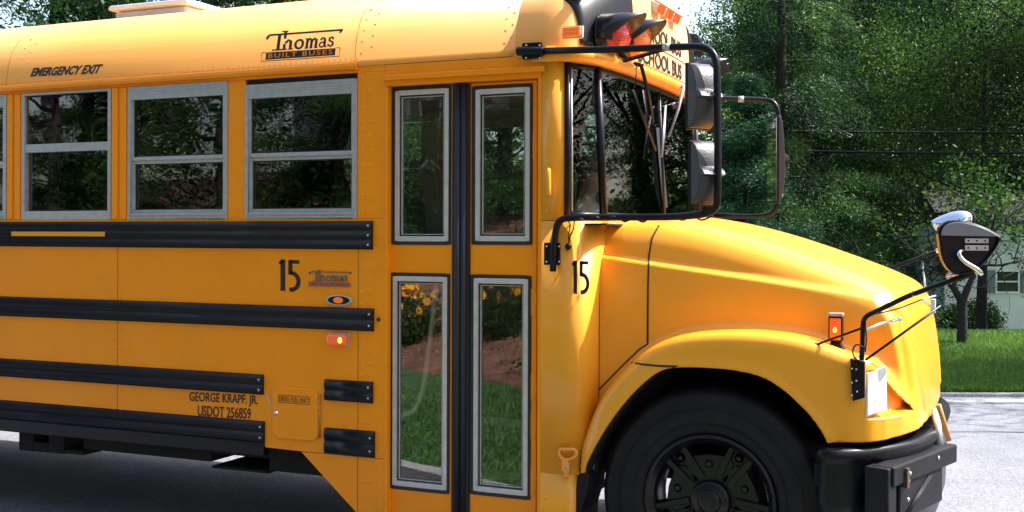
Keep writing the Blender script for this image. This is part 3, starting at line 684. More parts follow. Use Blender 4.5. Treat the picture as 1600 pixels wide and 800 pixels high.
# far wall, same layout
mb = MB(); mb.box((UR, BW - .045, .60), (-.56, BW, W_WB)); mb.build('side_panel', YEL, bus, bevel=.004)
mb = MB(); mb.box((UR, BW - .05, W_WT), (-.60, BW - .006, W_GUT)); mb.build('header_rail', YEL, bus, bevel=.003)
farw = allw + [(UD0 + .08, UD0 + .78)]; farw = sorted(farw, key=lambda q: -q[0]); prev = -.70
for (a, b) in farw + [(None, UR)]:
    if prev - b > .01: mb = MB(); mb.box((b, BW - .05, W_WB), (prev, BW - .004, W_WT)); mb.build('window_pillar', YEL, bus, bevel=.004)
    prev = a if a is not None else prev
mb = MB(); mb.box((UR - .05, .0, .60), (UR, BW, W_GUT)); mb.build('rear_wall', YEL, bus, bevel=.02)

# ---- windows
def frame_rect(mb, x0, x1, z0, z1, t, v0, v1, tb=None, tt=None):
    tb = t if tb is None else tb; tt = t if tt is None else tt
    mb.box((x0, v0, z0), (x0 + t, v1, z1)); mb.box((x1 - t, v0, z0), (x1, v1, z1))
    mb.box((x0 + t, v0, z0), (x1 - t, v1, z0 + tb)); mb.box((x0 + t, v0, z1 - tt), (x1 - t, v1, z1))
def side_window(x0, x1, style, i, far=False):
    s = (lambda v: BW - v) if far else (lambda v: v)
    mb = MB(); z0, z1 = W_WB + .001, W_WT - (.03 if style == 'open' else .001)
    if style != 'plain':
        frame_rect(mb, x0 + .001, x1 - .001, z0, z1, .026, s(-.003), s(.045), .036, .075)
        for k in range(3): mb.box((x0 + .03, s(-.006), z1 - .010 - k * .015), (x1 - .03, s(-.002), z1 - .015 - k * .015))
        for k in range(2): mb.box((x0 + .02, s(-.010), z0 + .008 + k * .014), (x1 - .02, s(-.002), z0 + .013 + k * .014))
    else: frame_rect(mb, x0 + .001, x1 - .001, z0, z1, .024, s(-.002), s(.045), .05, .014)
    w = mb.build('window', ALU, bus, bevel=.002)
    zm = Wz(470, 241) if style != 'plain' else Wz(100, 230)
    zt = z1 - (.054 if style != 'plain' else .014)
    mb = MB()
    if style != 'plain':
        frame_rect(mb, x0 + .018, x1 - .018, zm - .006, zt, .018, s(.004), s(.028), .018, .016)
    else: mb.box((x0 + .025, s(.002), zm - .024), (x1 - .025, s(.03), zm + .024))
    mb.build('upper_sash', ALU, w, bevel=.002)
    mb = MB()
    if style != 'plain': frame_rect(mb, x0 + .018, x1 - .018, z0 + .037, zm - .007, .018, s(.016), s(.040), .016, .02)
    else: mb.box((x0 + .025, s(.03), z0 + .005), (x1 - .025, s(.04), z0 + .06)); mb.box((x0 + .025, s(.034), zm - .065), (x1 - .025, s(.04), zm - .058))
    mb.build('lower_sash', ALU, w, bevel=.002)
    mb = MB(); mb.box((x0 + .03, s(.016), zm + .012), (x1 - .04, s(.019), zt - .01)); mb.build('pane', GLS, w)
    mb = MB(); mb.box((x0 + .03, s(.030), z0 + .04), (x1 - .03, s(.033), zm - .02)); mb.build('pane', GLS, w)
    if style != 'plain':
        mb = MB()
        for (q0, q1, vv) in ((zm + .012, zt - .016, .013), (z0 + .053, zm - .027, .026)): frame_rect(mb, x0 + .037, x1 - .037, q0, q1, .006, s(vv), s(vv + .004))
        mb.build('glazing_seal', RUBS, w)
    return w
for i, (a, b) in enumerate(wins): side_window(a, b, 'open' if i == 0 else ('closed' if i in (1, 3, 5) else 'plain'), i)
for i, (a, b) in enumerate(farw): side_window(a, b, 'closed' if i % 2 else 'plain', i, True)

# ---- rub rails
def rail(x0, x1, z0, z1, ribs, v=0., far=False):
    n = 26; prof = []
    for i in range(n + 1):
        t = i / n; d = .013 + .008 * abs(math.sin(math.pi * ribs * t)) ** .8
        if i in (0, n): d = 0
        prof.append((-d, z0 + (z1 - z0) * t))
    mb = MB(); s = (lambda q: BW - q) if far else (lambda q: q)
    rows = [[(x, s(q[0]), q[1]) for q in prof] for x in (x0, x1)]
    mb.sheet(rows, True); mb.add([(x0, s(q[0]), q[1]) for q in prof], [tuple(range(n + 1))]); mb.add([(x1, s(q[0]), q[1]) for q in prof], [tuple(range(n + 1))])
    o = mb.build('rub_rail', BLK, bus)
    if not far:
        mb = MB()
        for k in range(ribs): mb.dome((x1 - .02, -.0215, z0 + (z1 - z0) * (k + .5) / ribs), .007)
        mb.build('bolt', ALU, o)
    return o
zr = lambda y, x=500: Wz(x, y)
r1 = rail(UR + .02, U(583), 1.666, W_WB - .012, 3); z2 = rail(UR + .02, U(585), 1.245, 1.363, 2)
r3 = rail(UR + .02, U(413), .880, .989, 2); r4 = rail(UR + .02, U(415), .622, .738, 2)
mb = MB(); mb.box((UR + .02, -.010, .552), (U(415), .03, .626)); mb.build('lower_skirt', BLK, bus, bevel=.004)
rail(U(510), U(584), .875, .986, 2); rail(U(510), U(587), .597, .733, 2)
for (a, b, n) in ((1.666, W_WB - .012, 3), (1.245, 1.363, 2), (.88, .989, 2), (.622, .738, 2)): rail(UR + .02, -.7, a, b, n, far=True)
mb = MB(); mb.box((U(23), -.0265, Wz(95, 369)), (U(168), -.020, Wz(95, 362))); mb.build('reflective_strip', REFLY, r1)
mb = MB()
for k in range(40): mb.dome((U(20) + k * .09 - 2, -.016, W_WB - .03), .005)
mb.build('rail_screw', BLK, r1)

# ---- body corner panel beside the hood, cab structure
def plan_wall(name, plan, z0, z1, m, th=.02, smooth=True, n=None, parent=bus):
    rows = [[(x, y, z) for x, y in plan] for z in (np.linspace(z0, z1, n) if n else (z0, z1))]
    mb = MB(); mb.sheet(rows, smooth); return mb.build(name, m, parent, solid=th, fixn=False)
def rnd_plan(pts, rad=.06): return [(p.x, p.y) for p in smoothpath([(a, b, 0) for a, b in pts], rad, 8)]
UE = U(932) - .0
cplan = rnd_plan([(UD1 + .004, .008), (U(845), .004), (-.640, .004), (-.578, .11), (-.575, VC)], .09)
cab = plan_wall('cowl_panel', cplan, .60, Wz(900, 345), YELS, .012)
plan_wall('lower_cowl_panel', rnd_plan([(UD1 + .004, .008), (U(845), .004), (-.660, .004), (-.635, .05)], .03), .17, .60, YELS, .012)
plan_wall('cowl_panel', [(x, BW - y) for x, y in rnd_plan([(-.85, .004), (-.640, .004), (-.578, .11), (-.575, VC)], .09)], .5, Wz(900, 345), YELS, .012)
mb = MB()
for y in (455, 570, 780, 150, 240, 330): mb.dome((U(854), 0.0, Wz(854, y)), .008)
mb.box((U(848), -.001, .2), (U(848) + .003, .01, 2.55)); mb.build('rivets', YEL, cab)
# post between door and windscreen, upper
pplan = rnd_plan([(UD1 + .004, .004), (-.735, .004), (-.69, .05)], .03)
plan_wall('cab_post', pplan, Wz(900, 344), 2.60, YELS, .012)
plan_wall('cab_post', [(x, BW - y) for x, y in rnd_plan([(-.86, .004), (-.735, .004), (-.69, .05)], .03)], Wz(900, 344), 2.60, YELS, .012)
mb = MB(); mb.box((-.86, .05, Wz(900, 350) - .004), (-.50, BW - .05, Wz(900, 350) + .004)); mb.build('dashboard_top', BLKM, bus)
# sill and header following the windscreen plan
GP = [(-.690, .035), (-.575, .235), (-.545, .60), (-.535, VC), (-.545, BW - .60), (-.575, BW - .235), (-.690, BW - .035)]
ZS0, ZS1 = Wz(940, 336, .2), Wz(940, 106, .2)
rake = -.035
def gp(z, off=0.):
    t = (z - ZS0) / (ZS1 - ZS0); out = []
    for i, (x, y) in enumerate(GP): out.append((x + rake * t * (0 if i in (0, 6) else 1), y, z))
    return out
def pane(name, i, j, m=GLW, inset=.01, parent=None):
    a, b = gp(ZS0), gp(ZS1); mb = MB()
    n = Vector((b[i][0] - a[i][0], 0, 1)); 
    rows = []
    idx = range(i, j + 1)
    for z in (0, 1): rows.append([Vector(a[q]).lerp(Vector(b[q]), z) for q in idx])
    mb.sheet(rows, False); return mb.build(name, m, parent or bus, solid=.004, fixn=False)
ws = MB(); a, b = gp(ZS0), gp(ZS1)
def post(mb, i, r, t=1.): mb.tube([Vector(a[i]) + Vector((0, 0, -.01)), Vector(a[i]).lerp(Vector(b[i]), t) + Vector((0, 0, .01))], r, n=8)
for i, r in ((0, .016), (1, .021), (5, .021), (6, .016), (3, .010)): post(ws, i, r)
for q in (a, b): ws.tube(smoothpath(q, .1, 4), .014, n=8)
wso = ws.build('windscreen_frame', BLK, bus)
# inner aluminium lip on the quarter window
mb = MB(); mb.tube([Vector(a[0]).lerp(Vector(a[1]), .12) , Vector(b[0]).lerp(Vector(b[1]), .12)], .006, n=6); mb.build('glazing_lip', ALU, wso)
pane('quarter_window', 0, 1); pane('quarter_window', 5, 6); pane('windscreen_glass', 1, 3); pane('windscreen_glass', 3, 5)
mb = MB()
for zz, dz, pr in ((ZS0 - .028, .022, .012),):
    pl = [(x + pr, y) for x, y in GP]; rows = [[(x, y, zz - dz) for x, y in pl], [(x, y, zz + dz) for x, y in pl]]; mb.sheet(rows, False)
mb.build('windscreen_sill', YELS, bus, solid=.03, fixn=False)
# eyebrow ledge above the windscreen
def ledge(z0, z1, o0, o1, name, m):
    base = [(-.86, -.004), (-.70, -.004), (-.60, .20), (-.565, .6), (-.555, VC), (-.565, BW - .6), (-.60, BW - .2), (-.70, BW + .004), (-.86, BW + .004)]
    bs = smoothpath([(x, y, 0) for x, y in base], .10, 5); prof = [(0, z0), (o0, z0 + .004), (o1, (z0 + z1) / 2), (o1 * .6, z1), (-.05, z1 + .012)]
    rows = []
    for (o, z) in prof:
        row = []
        for i, q in enumerate(bs):
            t = (bs[min(i + 1, len(bs) - 1)] - bs[max(i - 1, 0)]).normalized(); nn = Vector((t.y, -t.x, 0)); f_ = max(0., min(1., (q.x + .80) / .12))
            row.append(q + nn * o * f_ + Vector((0, 0, z)))
        rows.append(row)
    mb = MB(); mb.sheet(rows, True); return mb.build(name, m, bus, solid=.006, fixn=False)
ledge(ZS1 + .012, ZS1 + .075, .03, .065, 'eyebrow_ledge', YELS)

# ---- drip gutter
mb = MB(); prof = [(.01, 2.596), (-.022, 2.600), (-.030, 2.612), (-.026, 2.626), (-.010, 2.634), (.012, 2.634)]
xs = [UR, U(14), U(31), U(170), U(178), U(556), U(560)]
rows = []
for i, x in enumerate(xs): rows.append([(x, q[0] - (.004 if i in (2, 3) else 0), q[1] + (0 if i else 0)) for q in prof])
mb.sheet(rows, False); mb.sheet([[(x, BW - q[1], q[2]) for x, *q in [(r_[0], 0, 0)]] for r_ in []] or [[(UR, BW + .02, 2.6), (UR, BW + .03, 2.63)], [(-.7, BW + .02, 2.6), (-.7, BW + .03, 2.63)]], False)
mb.build('drip_gutter', YEL, bus, solid=.004, fixn=False)
mb = MB(); mb.box((A0 + .005, .012, W_WT - .028), (A1 - .002, .03, W_WT - .001)); mb.build('window_gap_shade', UNDER, bus)  # black bar painted in as the darkness of the gap above the sash

# ---- roof: extruded bow section, then the moulded front cap
RP = [(.004, W_GUT), (.008, 2.68), (.022, 2.76), (.055, 2.85), (.115, 2.93), (.21, 3.00), (.36, 3.063), (.58, 3.115), (.86, 3.148), (VC, 3.16)]
RPv = np.array([q[0] for q in RP]); RPw = np.array([q[1] for q in RP])
sec = smoothpath([(0, a_, b_) for a_, b_ in RP], .05, 3)
half = [(q.y, q.z) for q in sec]; full = half + [(BW - y, z) for y, z in half[::-1][1:]]
UCAP = U(803)
mb = MB(); rows = [[(x, y, z) for y, z in full] for x in (UR, UCAP)]; mb.sheet(rows, True); roof = mb.build('roof', YELR, bus, solid=.003, fixn=False)
mb = MB(); mb.add([(UR, y, z) for y, z in full], [tuple(range(len(full)))]); mb.build('roof_end', YEL, bus, solid=.01)
def roof_v(w): return float(np.interp(w, RPw, RPv))
def roof_pt(u, w, off=0.):
    v = roof_v(w); e = .01; dv = (roof_v(w + e) - roof_v(w - e)) / (2 * e); n = Vector((0, -1, dv)).normalized(); return Vector((u, v, w)) + n * off, n
mb = MB()
for (us, w1) in (((U(25) + 0, U(38)), 3.05), ((U(562), U(578)), 3.05), ((U(786), U(797)), 3.0), ((U(25) - 2 * PIT, U(38) - 2 * PIT), 3.05)):
    for j, u_ in enumerate(us):
        w = 2.68 + .03 * j
        while w < w1: q, n = roof_pt(u_, w, 0); mb.dome(q, .008, n); w += .062
u_ = UR + .05
while u_ < U(560): q, n = roof_pt(u_, 2.652, 0); mb.dome(q, .0066, n); u_ += .034
meta(mb.build('rivets', YELR, roof), kind='stuff')
SEAML = pmat('seam_line', (.35, .15, .012), .6)
for u_ in (U(553), U(12) - .02, U(12) - 2 * PIT):
    mb = MB(); pts = [roof_pt(u_, w, .0005)[0] for w in np.linspace(2.64, 3.14, 30)]; mb.tube(pts, .0022, n=4); mb.build('roof_seam', SEAML, roof)
def wtopf(v): return np.interp(v, RPv, RPw)
# implicit front cap
RPOLY = [(RPv[0], 2.50)] + [(a_, b_) for a_, b_ in half] + [(BW - y, z) for y, z in half[::-1][1:]] + [(BW - RPv[0], 2.50)]
def cap_f(u, v, w):
    d2 = poly_sd(v + 0 * w, w + 0 * v, RPOLY)
    vn = (v - VC) / VC; uf = -.515 - .10 * vn ** 2 - .07 * vn ** 4 - .03 * np.clip((w - 2.62) / .5, 0, 2) ** 2
    d = smax(d2 + 0 * u, (u - uf), .16)
    return np.maximum(np.maximum(d, UCAP - .05 - u), 2.60 + .045 * np.clip((u + .80) / .2, 0, 1) - w)
# polygon distance is expensive: cache on a fine grid
gv = np.arange(-.15, BW + .15, .01); gw = np.arange(2.4, 3.3, .01); GV, GW = np.meshgrid(gv, gw, indexing='ij'); SD = poly_sd(GV, GW, RPOLY)
def bilin(G, x0, y0, h, X, Y):
    fx = np.clip((X - x0) / h, 0, G.shape[0] - 1.001); fy = np.clip((Y - y0) / h, 0, G.shape[1] - 1.001); i = fx.astype(int); j = fy.astype(int); a_ = fx - i; b_ = fy - j
    return G[i, j] * (1 - a_) * (1 - b_) + G[i + 1, j] * a_ * (1 - b_) + G[i, j + 1] * (1 - a_) * b_ + G[i + 1, j + 1] * a_ * b_
def cap_fast(u, v, w):
    d2 = bilin(SD, -.15, 2.4, .01, v + 0 * w, w + 0 * v)
    vn = (v - VC) / VC; uf = -.515 - .10 * vn ** 2 - .07 * vn ** 4 - .03 * np.clip((w - 2.62) / .5, 0, 2) ** 2
    d = smax(d2 + 0 * u, (u - uf), .16)
    return np.maximum(np.maximum(d, UCAP - .03 - u), 2.60 + .045 * np.clip((u + .80) / .2, 0, 1) - w)
cp, cf, cn = sdf_mesh(cap_fast, (UCAP - .06, -.06, 2.55), (-.45, BW + .06, 3.22), .02)
cc = cp[cf].mean(1)
cap = mesh_part('roof_front_cap', cp, cf, cn, cc[:, 0] > UCAP - .02, YELR, bus); CAPB = bvh_of(cp, cf)
def on_cap(v, w, off=.002):
    h, n, i, d_ = CAPB.ray_cast(Vector((.6, v, w)), Vector((-1, 0, 0))); return (h + Vector((off, 0, 0))) if h else Vector((-.6, v, w))

# ---- door header, posts and doors
ZD1 = Wz(720, 128); ZD0 = .17
mb = MB(); mb.box((UD0 + .001, .004, ZD1), (UD1 + .003, .06, 2.612)); mb.box((UD0 + .001, -.018, Wz(700, 121)), (UD1 + .02, .003, Wz(700, 112)))
dh = mb.build('door_header', YEL, bus, bevel=.004)
mb = MB(); x = U(572)
while x < UD1: mb.dome((x, .0035, Wz(700, 107) + .0), .005); x += .05
mb.build('rivets', YEL, dh)
UL0 = U(612, .06) - .0; JL = U(605, .05)
mb = MB(); mb.box((UD0 - .001, .0, ZD0), (UD0 + .018, .075, ZD1)); mb.build('door_post', YEL, bus, bevel=.004)
mb = MB(); mb.box((UD1 - .018, .0, ZD0), (UD1 + .003, .075, ZD1)); mb.build('door_post', YEL, bus, bevel=.004)
SL, SR = U(708, .05), U(735, .05)
def leaf(x0, x1, hinge_left, gq, label=None):
    """gq: gasket rectangles in photo pixels"""
    D = .045; mb = MB(); holes = []
    for (xa, ya, xb, yb) in gq:
        holes.append((U(xa, D), Wz((xa + xb) / 2, yb, D), U(xb, D), Wz((xa + xb) / 2, ya, D)))
    hx0 = min(h[0] for h in holes); hx1 = max(h[2] for h in holes); hs = sorted(holes, key=lambda q: q[1])
    mb.box((x0, D, ZD0), (hx0 + .004, D + .03, ZD1 - .006)); mb.box((hx1 - .004, D, ZD0), (x1, D + .03, ZD1 - .006))
    z = ZD0
    for h in hs: mb.box((hx0 + .004, D, z), (hx1 - .004, D + .03, h[1] + .004)); z = h[3] - .004
    mb.box((hx0 + .004, D, z), (hx1 - .004, D + .03, ZD1 - .006))
    o = mb.build('door_leaf', YEL, bus, bevel=.003)
    for h in holes:
        mb = MB(); x0_, z0_, x1_, z1_ = h; frame_rect(mb, x0_, x1_, z0_, z1_, .024, D - .006, D + .012); fr = mb.build('door_window', RUBS, o, bevel=.003)
        mb = MB(); frame_rect(mb, x0_ + .022, x1_ - .013, z0_ + .018, z1_ - .018, .024, D - .010, D + .014); mb.build('window_frame', ALUD, fr, bevel=.003)
        mb = MB(); frame_rect(mb, x0_ + .046, x1_ - .037, z0_ + .042, z1_ - .042, .008, D + .002, D + .016); mb.build('glazing_seal', RUBS, fr)
        mb = MB(); frame_rect(mb, x0_ + .054, x1_ - .045, z0_ + .050, z1_ - .050, .0035, D + .004, D + .014); mb.build('glazing_bead', ALUD, fr)
        mb = MB(); mb.box((x0_ + .05, D + .012, z0_ + .045), (x1_ - .04, D + .016, z1_ - .045)); mb.build('pane', GLD, fr)
    hx = x0 + .0 if hinge_left else x1
    for yy, ln in ((230, 90), (410, 0), (470, 45), (600, 0), (660, 45), (745, 30)):
        mb = MB(); zc = Wz(720, yy)
        mb.tube([(hx, D - .006, zc - .07), (hx, D - .006, zc + .07)], .006, n=6)
        for s_ in (-.05, 0, .05): mb.dome((hx + (.022 if hinge_left else -.022), D - .001, zc + s_), .006)
        mb.box((hx + (.0 if hinge_left else -.034), D - .002, zc - .065), (hx + (.034 if hinge_left else .0), D + .001, zc + .065)); mb.build('hinge', YEL, o)
    return o
l1 = leaf(U(605.5, .045), SL, True, [(612, 135, 705, 382), (609, 427, 703.5, 767)])
l2 = leaf(SR, U(838.5, .045), False, [(737, 133, 832, 382), (735, 430, 830, 776)])
mb = MB(); sx = (SL + SR) / 2; mb.box((SL + .0005, .036, ZD0), (SR - .0005, .07, ZD1 - .004))
mb.tube([(sx - .016, .036, ZD0), (sx - .016, .036, ZD1 - .006)], .018, n=10); mb.tube([(sx + .018, .036, ZD0), (sx + .018, .036, ZD1 - .006)], .016, n=10)
mb.build('door_seal', RUBS, bus)
mb = MB(); mb.dome((U(592), 0, Wz(592, 499)), .012, flat=1.2); mb.dome((U(840), .02, Wz(840, 507)), .010, flat=1.2); mb.build('door_bumper', RUBS, bus)
# flag sticker inside the right upper door glass
mb = MB(); q = [P3(755, 172, .064), P3(796, 172, .064), P3(796, 148, .064), P3(755, 148, .064)]
FW = pmat('flag_white', (.5, .52, .55), .7); FR = pmat('flag_dark', (.09, .10, .14), .7)
for k in range(7): mb.add([bil(q, 0, (2 * k) / 13), bil(q, 1, (2 * k) / 13), bil(q, 1, (2 * k + 1) / 13), bil(q, 0, (2 * k + 1) / 13)], [(0, 1, 2, 3)])
fl = mb.build('flag_sticker', FW, bus, solid=.0006, fixn=False)
mb = MB(); mb.add([bil(q, .0, .46), bil(q, .42, .46), bil(q, .42, 1), bil(q, 0, 1)], [(0, 1, 2, 3)]); mb.build('flag_canton', FR, fl, solid=.0016, fixn=False)

# ---- fuel door
q = [P(425, 603), P(498, 690)]; x0, x1 = U(427), U(499); z0, z1 = Wz(460, 687), Wz(460, 605)
def rrect(x0, x1, z0, z1, r, n=6):
    out = []
    for cx_, cz_, a0 in ((x1 - r, z1 - r, 0), (x0 + r, z1 - r, 90), (x0 + r, z0 + r, 180), (x1 - r, z0 + r, 270)):
        for i in range(n + 1): t = R(a0 + 90 * i / n); out.append((cx_ + r * math.cos(t), cz_ + r * math.sin(t)))
    return out
mb = MB(); mb.prism(rrect(x0, x1, z0, z1, .045), -.010, .004); fd = mb.build('fuel_door', YEL, bus, bevel=.006)
mb = MB(); mb.dome((U(434), -.010, Wz(434, 645)), .014, flat=1.1, n=10); mb.build('lock', CHR, fd)
mb = MB(); mb.tube([(x1 + .006, -.004, z0 + .02), (x1 + .006, -.004, z1 - .03)], .007, n=8); mb.build('hinge', pmat('worn_hinge', (.5, .2, .02), .6, var=.5, vscale=60.), fd)
mb = MB(); a0, a1 = P3(435, 629, -.0112), P3(484, 620, -.0112)
frame_rect(mb, a0.x, a1.x, a0.z, a1.z, .0028, -.0118, -.010); mb.build('label_border', pmat('label_brown', (.16, .06, .01), .6), fd)
lettering('label_text', 'DIESEL FUEL ONLY', [(a0.x + .007, -.0114, a0.z + .008), (a1.x - .007, -.0114, a0.z + .008), (a1.x - .007, -.0114, a1.z - .008), (a0.x + .007, -.0114, a1.z - .008)], pmat('label_brown2', (.2, .08, .01), .6), fd)
mb = MB(); pth = smoothpath([P3(414, 612, -.003), P3(420, 625, -.004), P3(426, 638, -.004), P3(432, 645, -.008)], .02); mb.tube(pth, .0025, n=5); mb.build('lanyard', ALUD, fd)

# ---- lettering on the side
def flat(px0, py_bl, px1, py_br, py_tr, py_tl, v, sh=0.): return [P3(px0, py_bl, v), P3(px1, py_br, v), P3(px1 + sh, py_tr, v), P3(px0 + sh, py_tl, v)]
def number15(quad, surf=lambda p: p):
    mb = MB(); strokes(mb, [(.10, [(.03, .88), (.12, .90), (.20, .96)]), (.15, [(.20, .0), (.20, 1.)])], quad, .72, surf)
    strokes(mb, [(.11, [(.93, .945), (.47, .945)]), (.13, [(.54, .98), (.53, .54)])], quad, .72, surf)
    bow = [(.50, .59)] + [(.56 + .34 * math.sin(R(t)), .32 + .27 * math.cos(R(t))) for t in range(0, 166, 15)] + [(.50, .05)]
    strokes(mb, [(.13, bow)], quad, .72, surf); return mb
number15(flat(435, 454, 470, 456, 407, 405, -.0015)).build('number_fifteen', INK, side, solid=.001, fixn=False)
number15([P3(894, 459, .0022), P3(922, 460, .0022), P3(922, 408, .0022), P3(894, 407, .0022)], lambda q: Vector((q.x, -.0045, q.z))).build('number_fifteen', INK, cab, solid=.001, fixn=False)
lettering('owner_name', 'GEORGE KRAPF. JR.', flat(296, 631, 403, 636, 618, 612, -.002), INK, side, bold=.012)
lettering('registration_number', 'USDOT 256859', flat(309, 650, 392, 655, 638, 633, -.002), INK, side, bold=.012)
def rsurf(off): return lambda q: roof_pt(q.x, q.z, off)[0]
eq = [P3(48, 120, .01), P3(155, 115, .01), P3(161, 100, .01), P3(52, 106, .01)]
lettering('emergency_exit_text', 'EMERGENCY EXIT', eq, INK, roof, rsurf(.0025), bold=.04)
def thomas(quad, surf, mat, parent, banner=None, th=.0015, redbase=False):
    """the maker's badge: serif word under a long T bar with a ribbon below"""
    mb = MB(); L = []
    S = lambda w, *p: L.append((w, list(p)))
    S(.05, (.03, .86), (.06, .93), (1.0, .97)); S(.05, (.03, .78), (.055, .90)); S(.045, (.99, .97), (.97, .86))
    S(.07, (.205, .37), (.195, .90)); S(.035, (.13, .37), (.27, .37)); 
    S(.03, (.215, 1.04), (.30, 1.04)); S(.060, (.285, .37), (.265, 1.02)); S(.06, (.29, .60), (.33, .70), (.36, .66), (.365, .37)); S(.03, (.245, .37), (.325, .37)); S(.03, (.34, .37), (.40, .37))
    o = [(.475 + .048 * math.cos(R(t)), .53 + .155 * math.sin(R(t))) for t in range(0, 361, 20)]; S(.052, *o)
    S(.055, (.575, .37), (.575, .72)); S(.055, (.575, .62), (.605, .71), (.63, .66), (.63, .37)); S(.055, (.635, .62), (.665, .71), (.69, .66), (.69, .37)); S(.03, (.55, .37), (.60, .37)); S(.03, (.615, .37), (.65, .37)); S(.03, (.675, .37), (.715, .37)); S(.025, (.545, .71), (.58, .71))
    a_ = [(.745 + .0 , .63), (.765, .71), (.79, .69), (.80, .62), (.80, .40), (.825, .38)]; S(.05, *a_); o = [(.768 + .030 * math.cos(R(t)), .46 + .09 * math.sin(R(t))) for t in range(0, 361, 24)]; S(.035, *o)
    S(.045, (.905, .64), (.885, .72), (.855, .69), (.855, .60), (.90, .53), (.905, .44), (.88, .38), (.85, .42), (.845, .46))
    strokes(mb, L, quad, 2.35, surf, fat=1.4)
    w = mb.build('maker_badge', mat, parent, solid=th, fixn=False)
    return w
bq = [P3(409, 96, .01), P3(531, 88, .01), P3(531, 44, .01), P3(409, 51, .01)]
tb = thomas(bq, rsurf(.0025), INK, roof)
q = [Vector(x) for x in bq]; sf = rsurf(.0022)
mb = MB(); G = [[sf(bil(q, s_, t_)) for s_ in np.linspace(.055, .945, 12)] for t_ in (.045, .30)]; mb.sheet(G, False); mb.build('ribbon', INK, tb, solid=.001, fixn=False)
mb = MB(); strokes(mb, [(.02, [(0.0, .31), (.0, 0.), (1, 0.), (1., .31)]), (.02, [(0, .31), (.05, .31)]), (.02, [(1, .31), (.95, .31)])], bq, 2.35, sf); mb.build('ribbon_outline', INK, tb, solid=.001, fixn=False)
lettering('ribbon_text', 'BUILT BUSES', [bil(q, .09, .09), bil(q, .91, .09), bil(q, .91, .255), bil(q, .09, .255)], YEL, tb, rsurf(.0042), spacing=1.25)
# small metal badge on the side
BADG = pmat('badge_metal', (.22, .20, .19), .4, metal=.7, var=.3, vscale=80.); BADR = pmat('badge_red', (.40, .09, .06), .5, var=.3, vscale=60.)
sq = flat(481, 447, 549, 448, 425, 423, -.004); tb2 = thomas(sq, lambda p_: p_, BADG, side, th=.003)
mb = MB(); mb.box((U(483), -.006, Wz(515, 447.5)), (U(548), -.001, Wz(515, 441))); mb.build('badge_base', BADR, tb2)
lettering('badge_text', 'BUILT BUSES', [P3(488, 446.5, -.0068), P3(543, 446.5, -.0068), P3(543, 442, -.0068), P3(488, 442, -.0068)], BADG, tb2)

# ---- marker lights
def oval(cx_, cz_, rx, rz, v0, v1, n=20): return [(cx_ + rx * math.cos(R(360 * i / n)), cz_ + rz * math.sin(R(360 * i / n))) for i in range(n)]
c = P(531, 469); mb = MB(); mb.prism(oval(c[0], c[1], .083, .030, 0, 0), -.012, 0); t = mb.build('marker_light', ALU, bus, bevel=.006)
mb = MB(); mb.prism(oval(c[0], c[1], .030, .017, 0, 0), -.022, -.010); mb.build('lens', AMB, t, bevel=.006)
mb = MB(); mb.prism(oval(c[0], c[1], .066, .021, 0, 0), -.0135, -.0118); mb.build('recess', BLKM, t)
c = P(531, 530); mb = MB(); mb.box((c[0] - .064, -.012, c[1] - .035), (c[0] + .064, -.001, c[1] + .035)); t = mb.build('turn_signal', ALU, bus, bevel=.008)
mb = MB(); mb.prism(rrect(c[0] - .060, c[0] + .060, c[1] - .031, c[1] + .028, .02), -.040, -.012); mb.build('lens', AMBR, t, bevel=.012)
mb = MB(); mb.ball((c[0] + .025, -.040, c[1] - .002), .013, .004, .015); mb.build('bulb', BULB, t)
c = P(897, 52, .02); q, n = roof_pt(c[0], c[1], .0); mb = MB(); ax_ = Vector((1, 0, 0)); az_ = n.cross(ax_).normalized(); mb.obox(q + n * .006, ax_ * .052, az_ * .03, n * .008); t = mb.build('marker_light', ALUD, cap, bevel=.004)
mb = MB(); mb.obox(q + n * .024, ax_ * .048, az_ * .025, n * .014); mb.build('lens', AMB, t, bevel=.010)

# ---- roof hatch
c0, c1 = -4.05, -3.35
mb = MB(); hx0, hx1 = -4.10, -3.52
mb.box((hx0, .70, 3.12), (hx1, 1.62, 3.19)); hb = mb.build('roof_hatch', WHT, bus, bevel=.02)
mb = MB(); mb.box((hx0 - .03, .66, 3.19), (hx1 + .04, 1.66, 3.225)); mb.build('hatch_lid', WHT, hb, bevel=.02)
# ---- hood, fenders and nose as one moulded implicit surface
pu = lambda x, y, v=0.: P(x, y, v)
arch = [P(*q, .02) for q in [(920, 719), (950, 665), (989, 614), (1034, 575), (1070, 573), (1112, 573), (1181, 582), (1220, 602), (1259, 638), (1280, 665), (1297, 695)]]
smp = lambda L_, r_: [(p_.x, p_.z) for p_ in smoothpath([(a_, 0, b_) for a_, b_ in L_], r_, 5)]
ARCH = smp(smp([(-.60, .3), (-.585, .62)] + arch + [(.575, .3)], .12), .03)
outer = [P(*q, .02) for q in [(903, 704), (930, 626), (970, 580), (1011, 542), (1062, 522), (1140, 517), (1210, 521), (1260, 529), (1320, 551)]]
outer = smp(outer, .12)
FEND = [(-.66, .3)] + [(-.66, .50)] + outer + [(.66, 1.225), (.72, 1.205), (.80, 1.095), (.88, .97), (.93, .86), (1.2, .5), (1.2, .3)]
REC = [(.69, .955), (.69, 1.155), (.735, 1.155), (.79, 1.06), (.852, .968), (.852, .955)]
gu = np.arange(-.9, 1.3, .01); gz = np.arange(.2, 2.1, .01); GU, GZ = np.meshgrid(gu, gz, indexing='ij')
sdA = poly_sd(GU, GZ, ARCH); sdF = poly_sd(GU, GZ, FEND); sdR = poly_sd(GU, GZ, REC)
crU, crW = zip(*[P(*q, .22) for q in [(932, 397), (1013, 409), (1110, 424), (1200, 438), (1300, 454), (1360, 464)]])
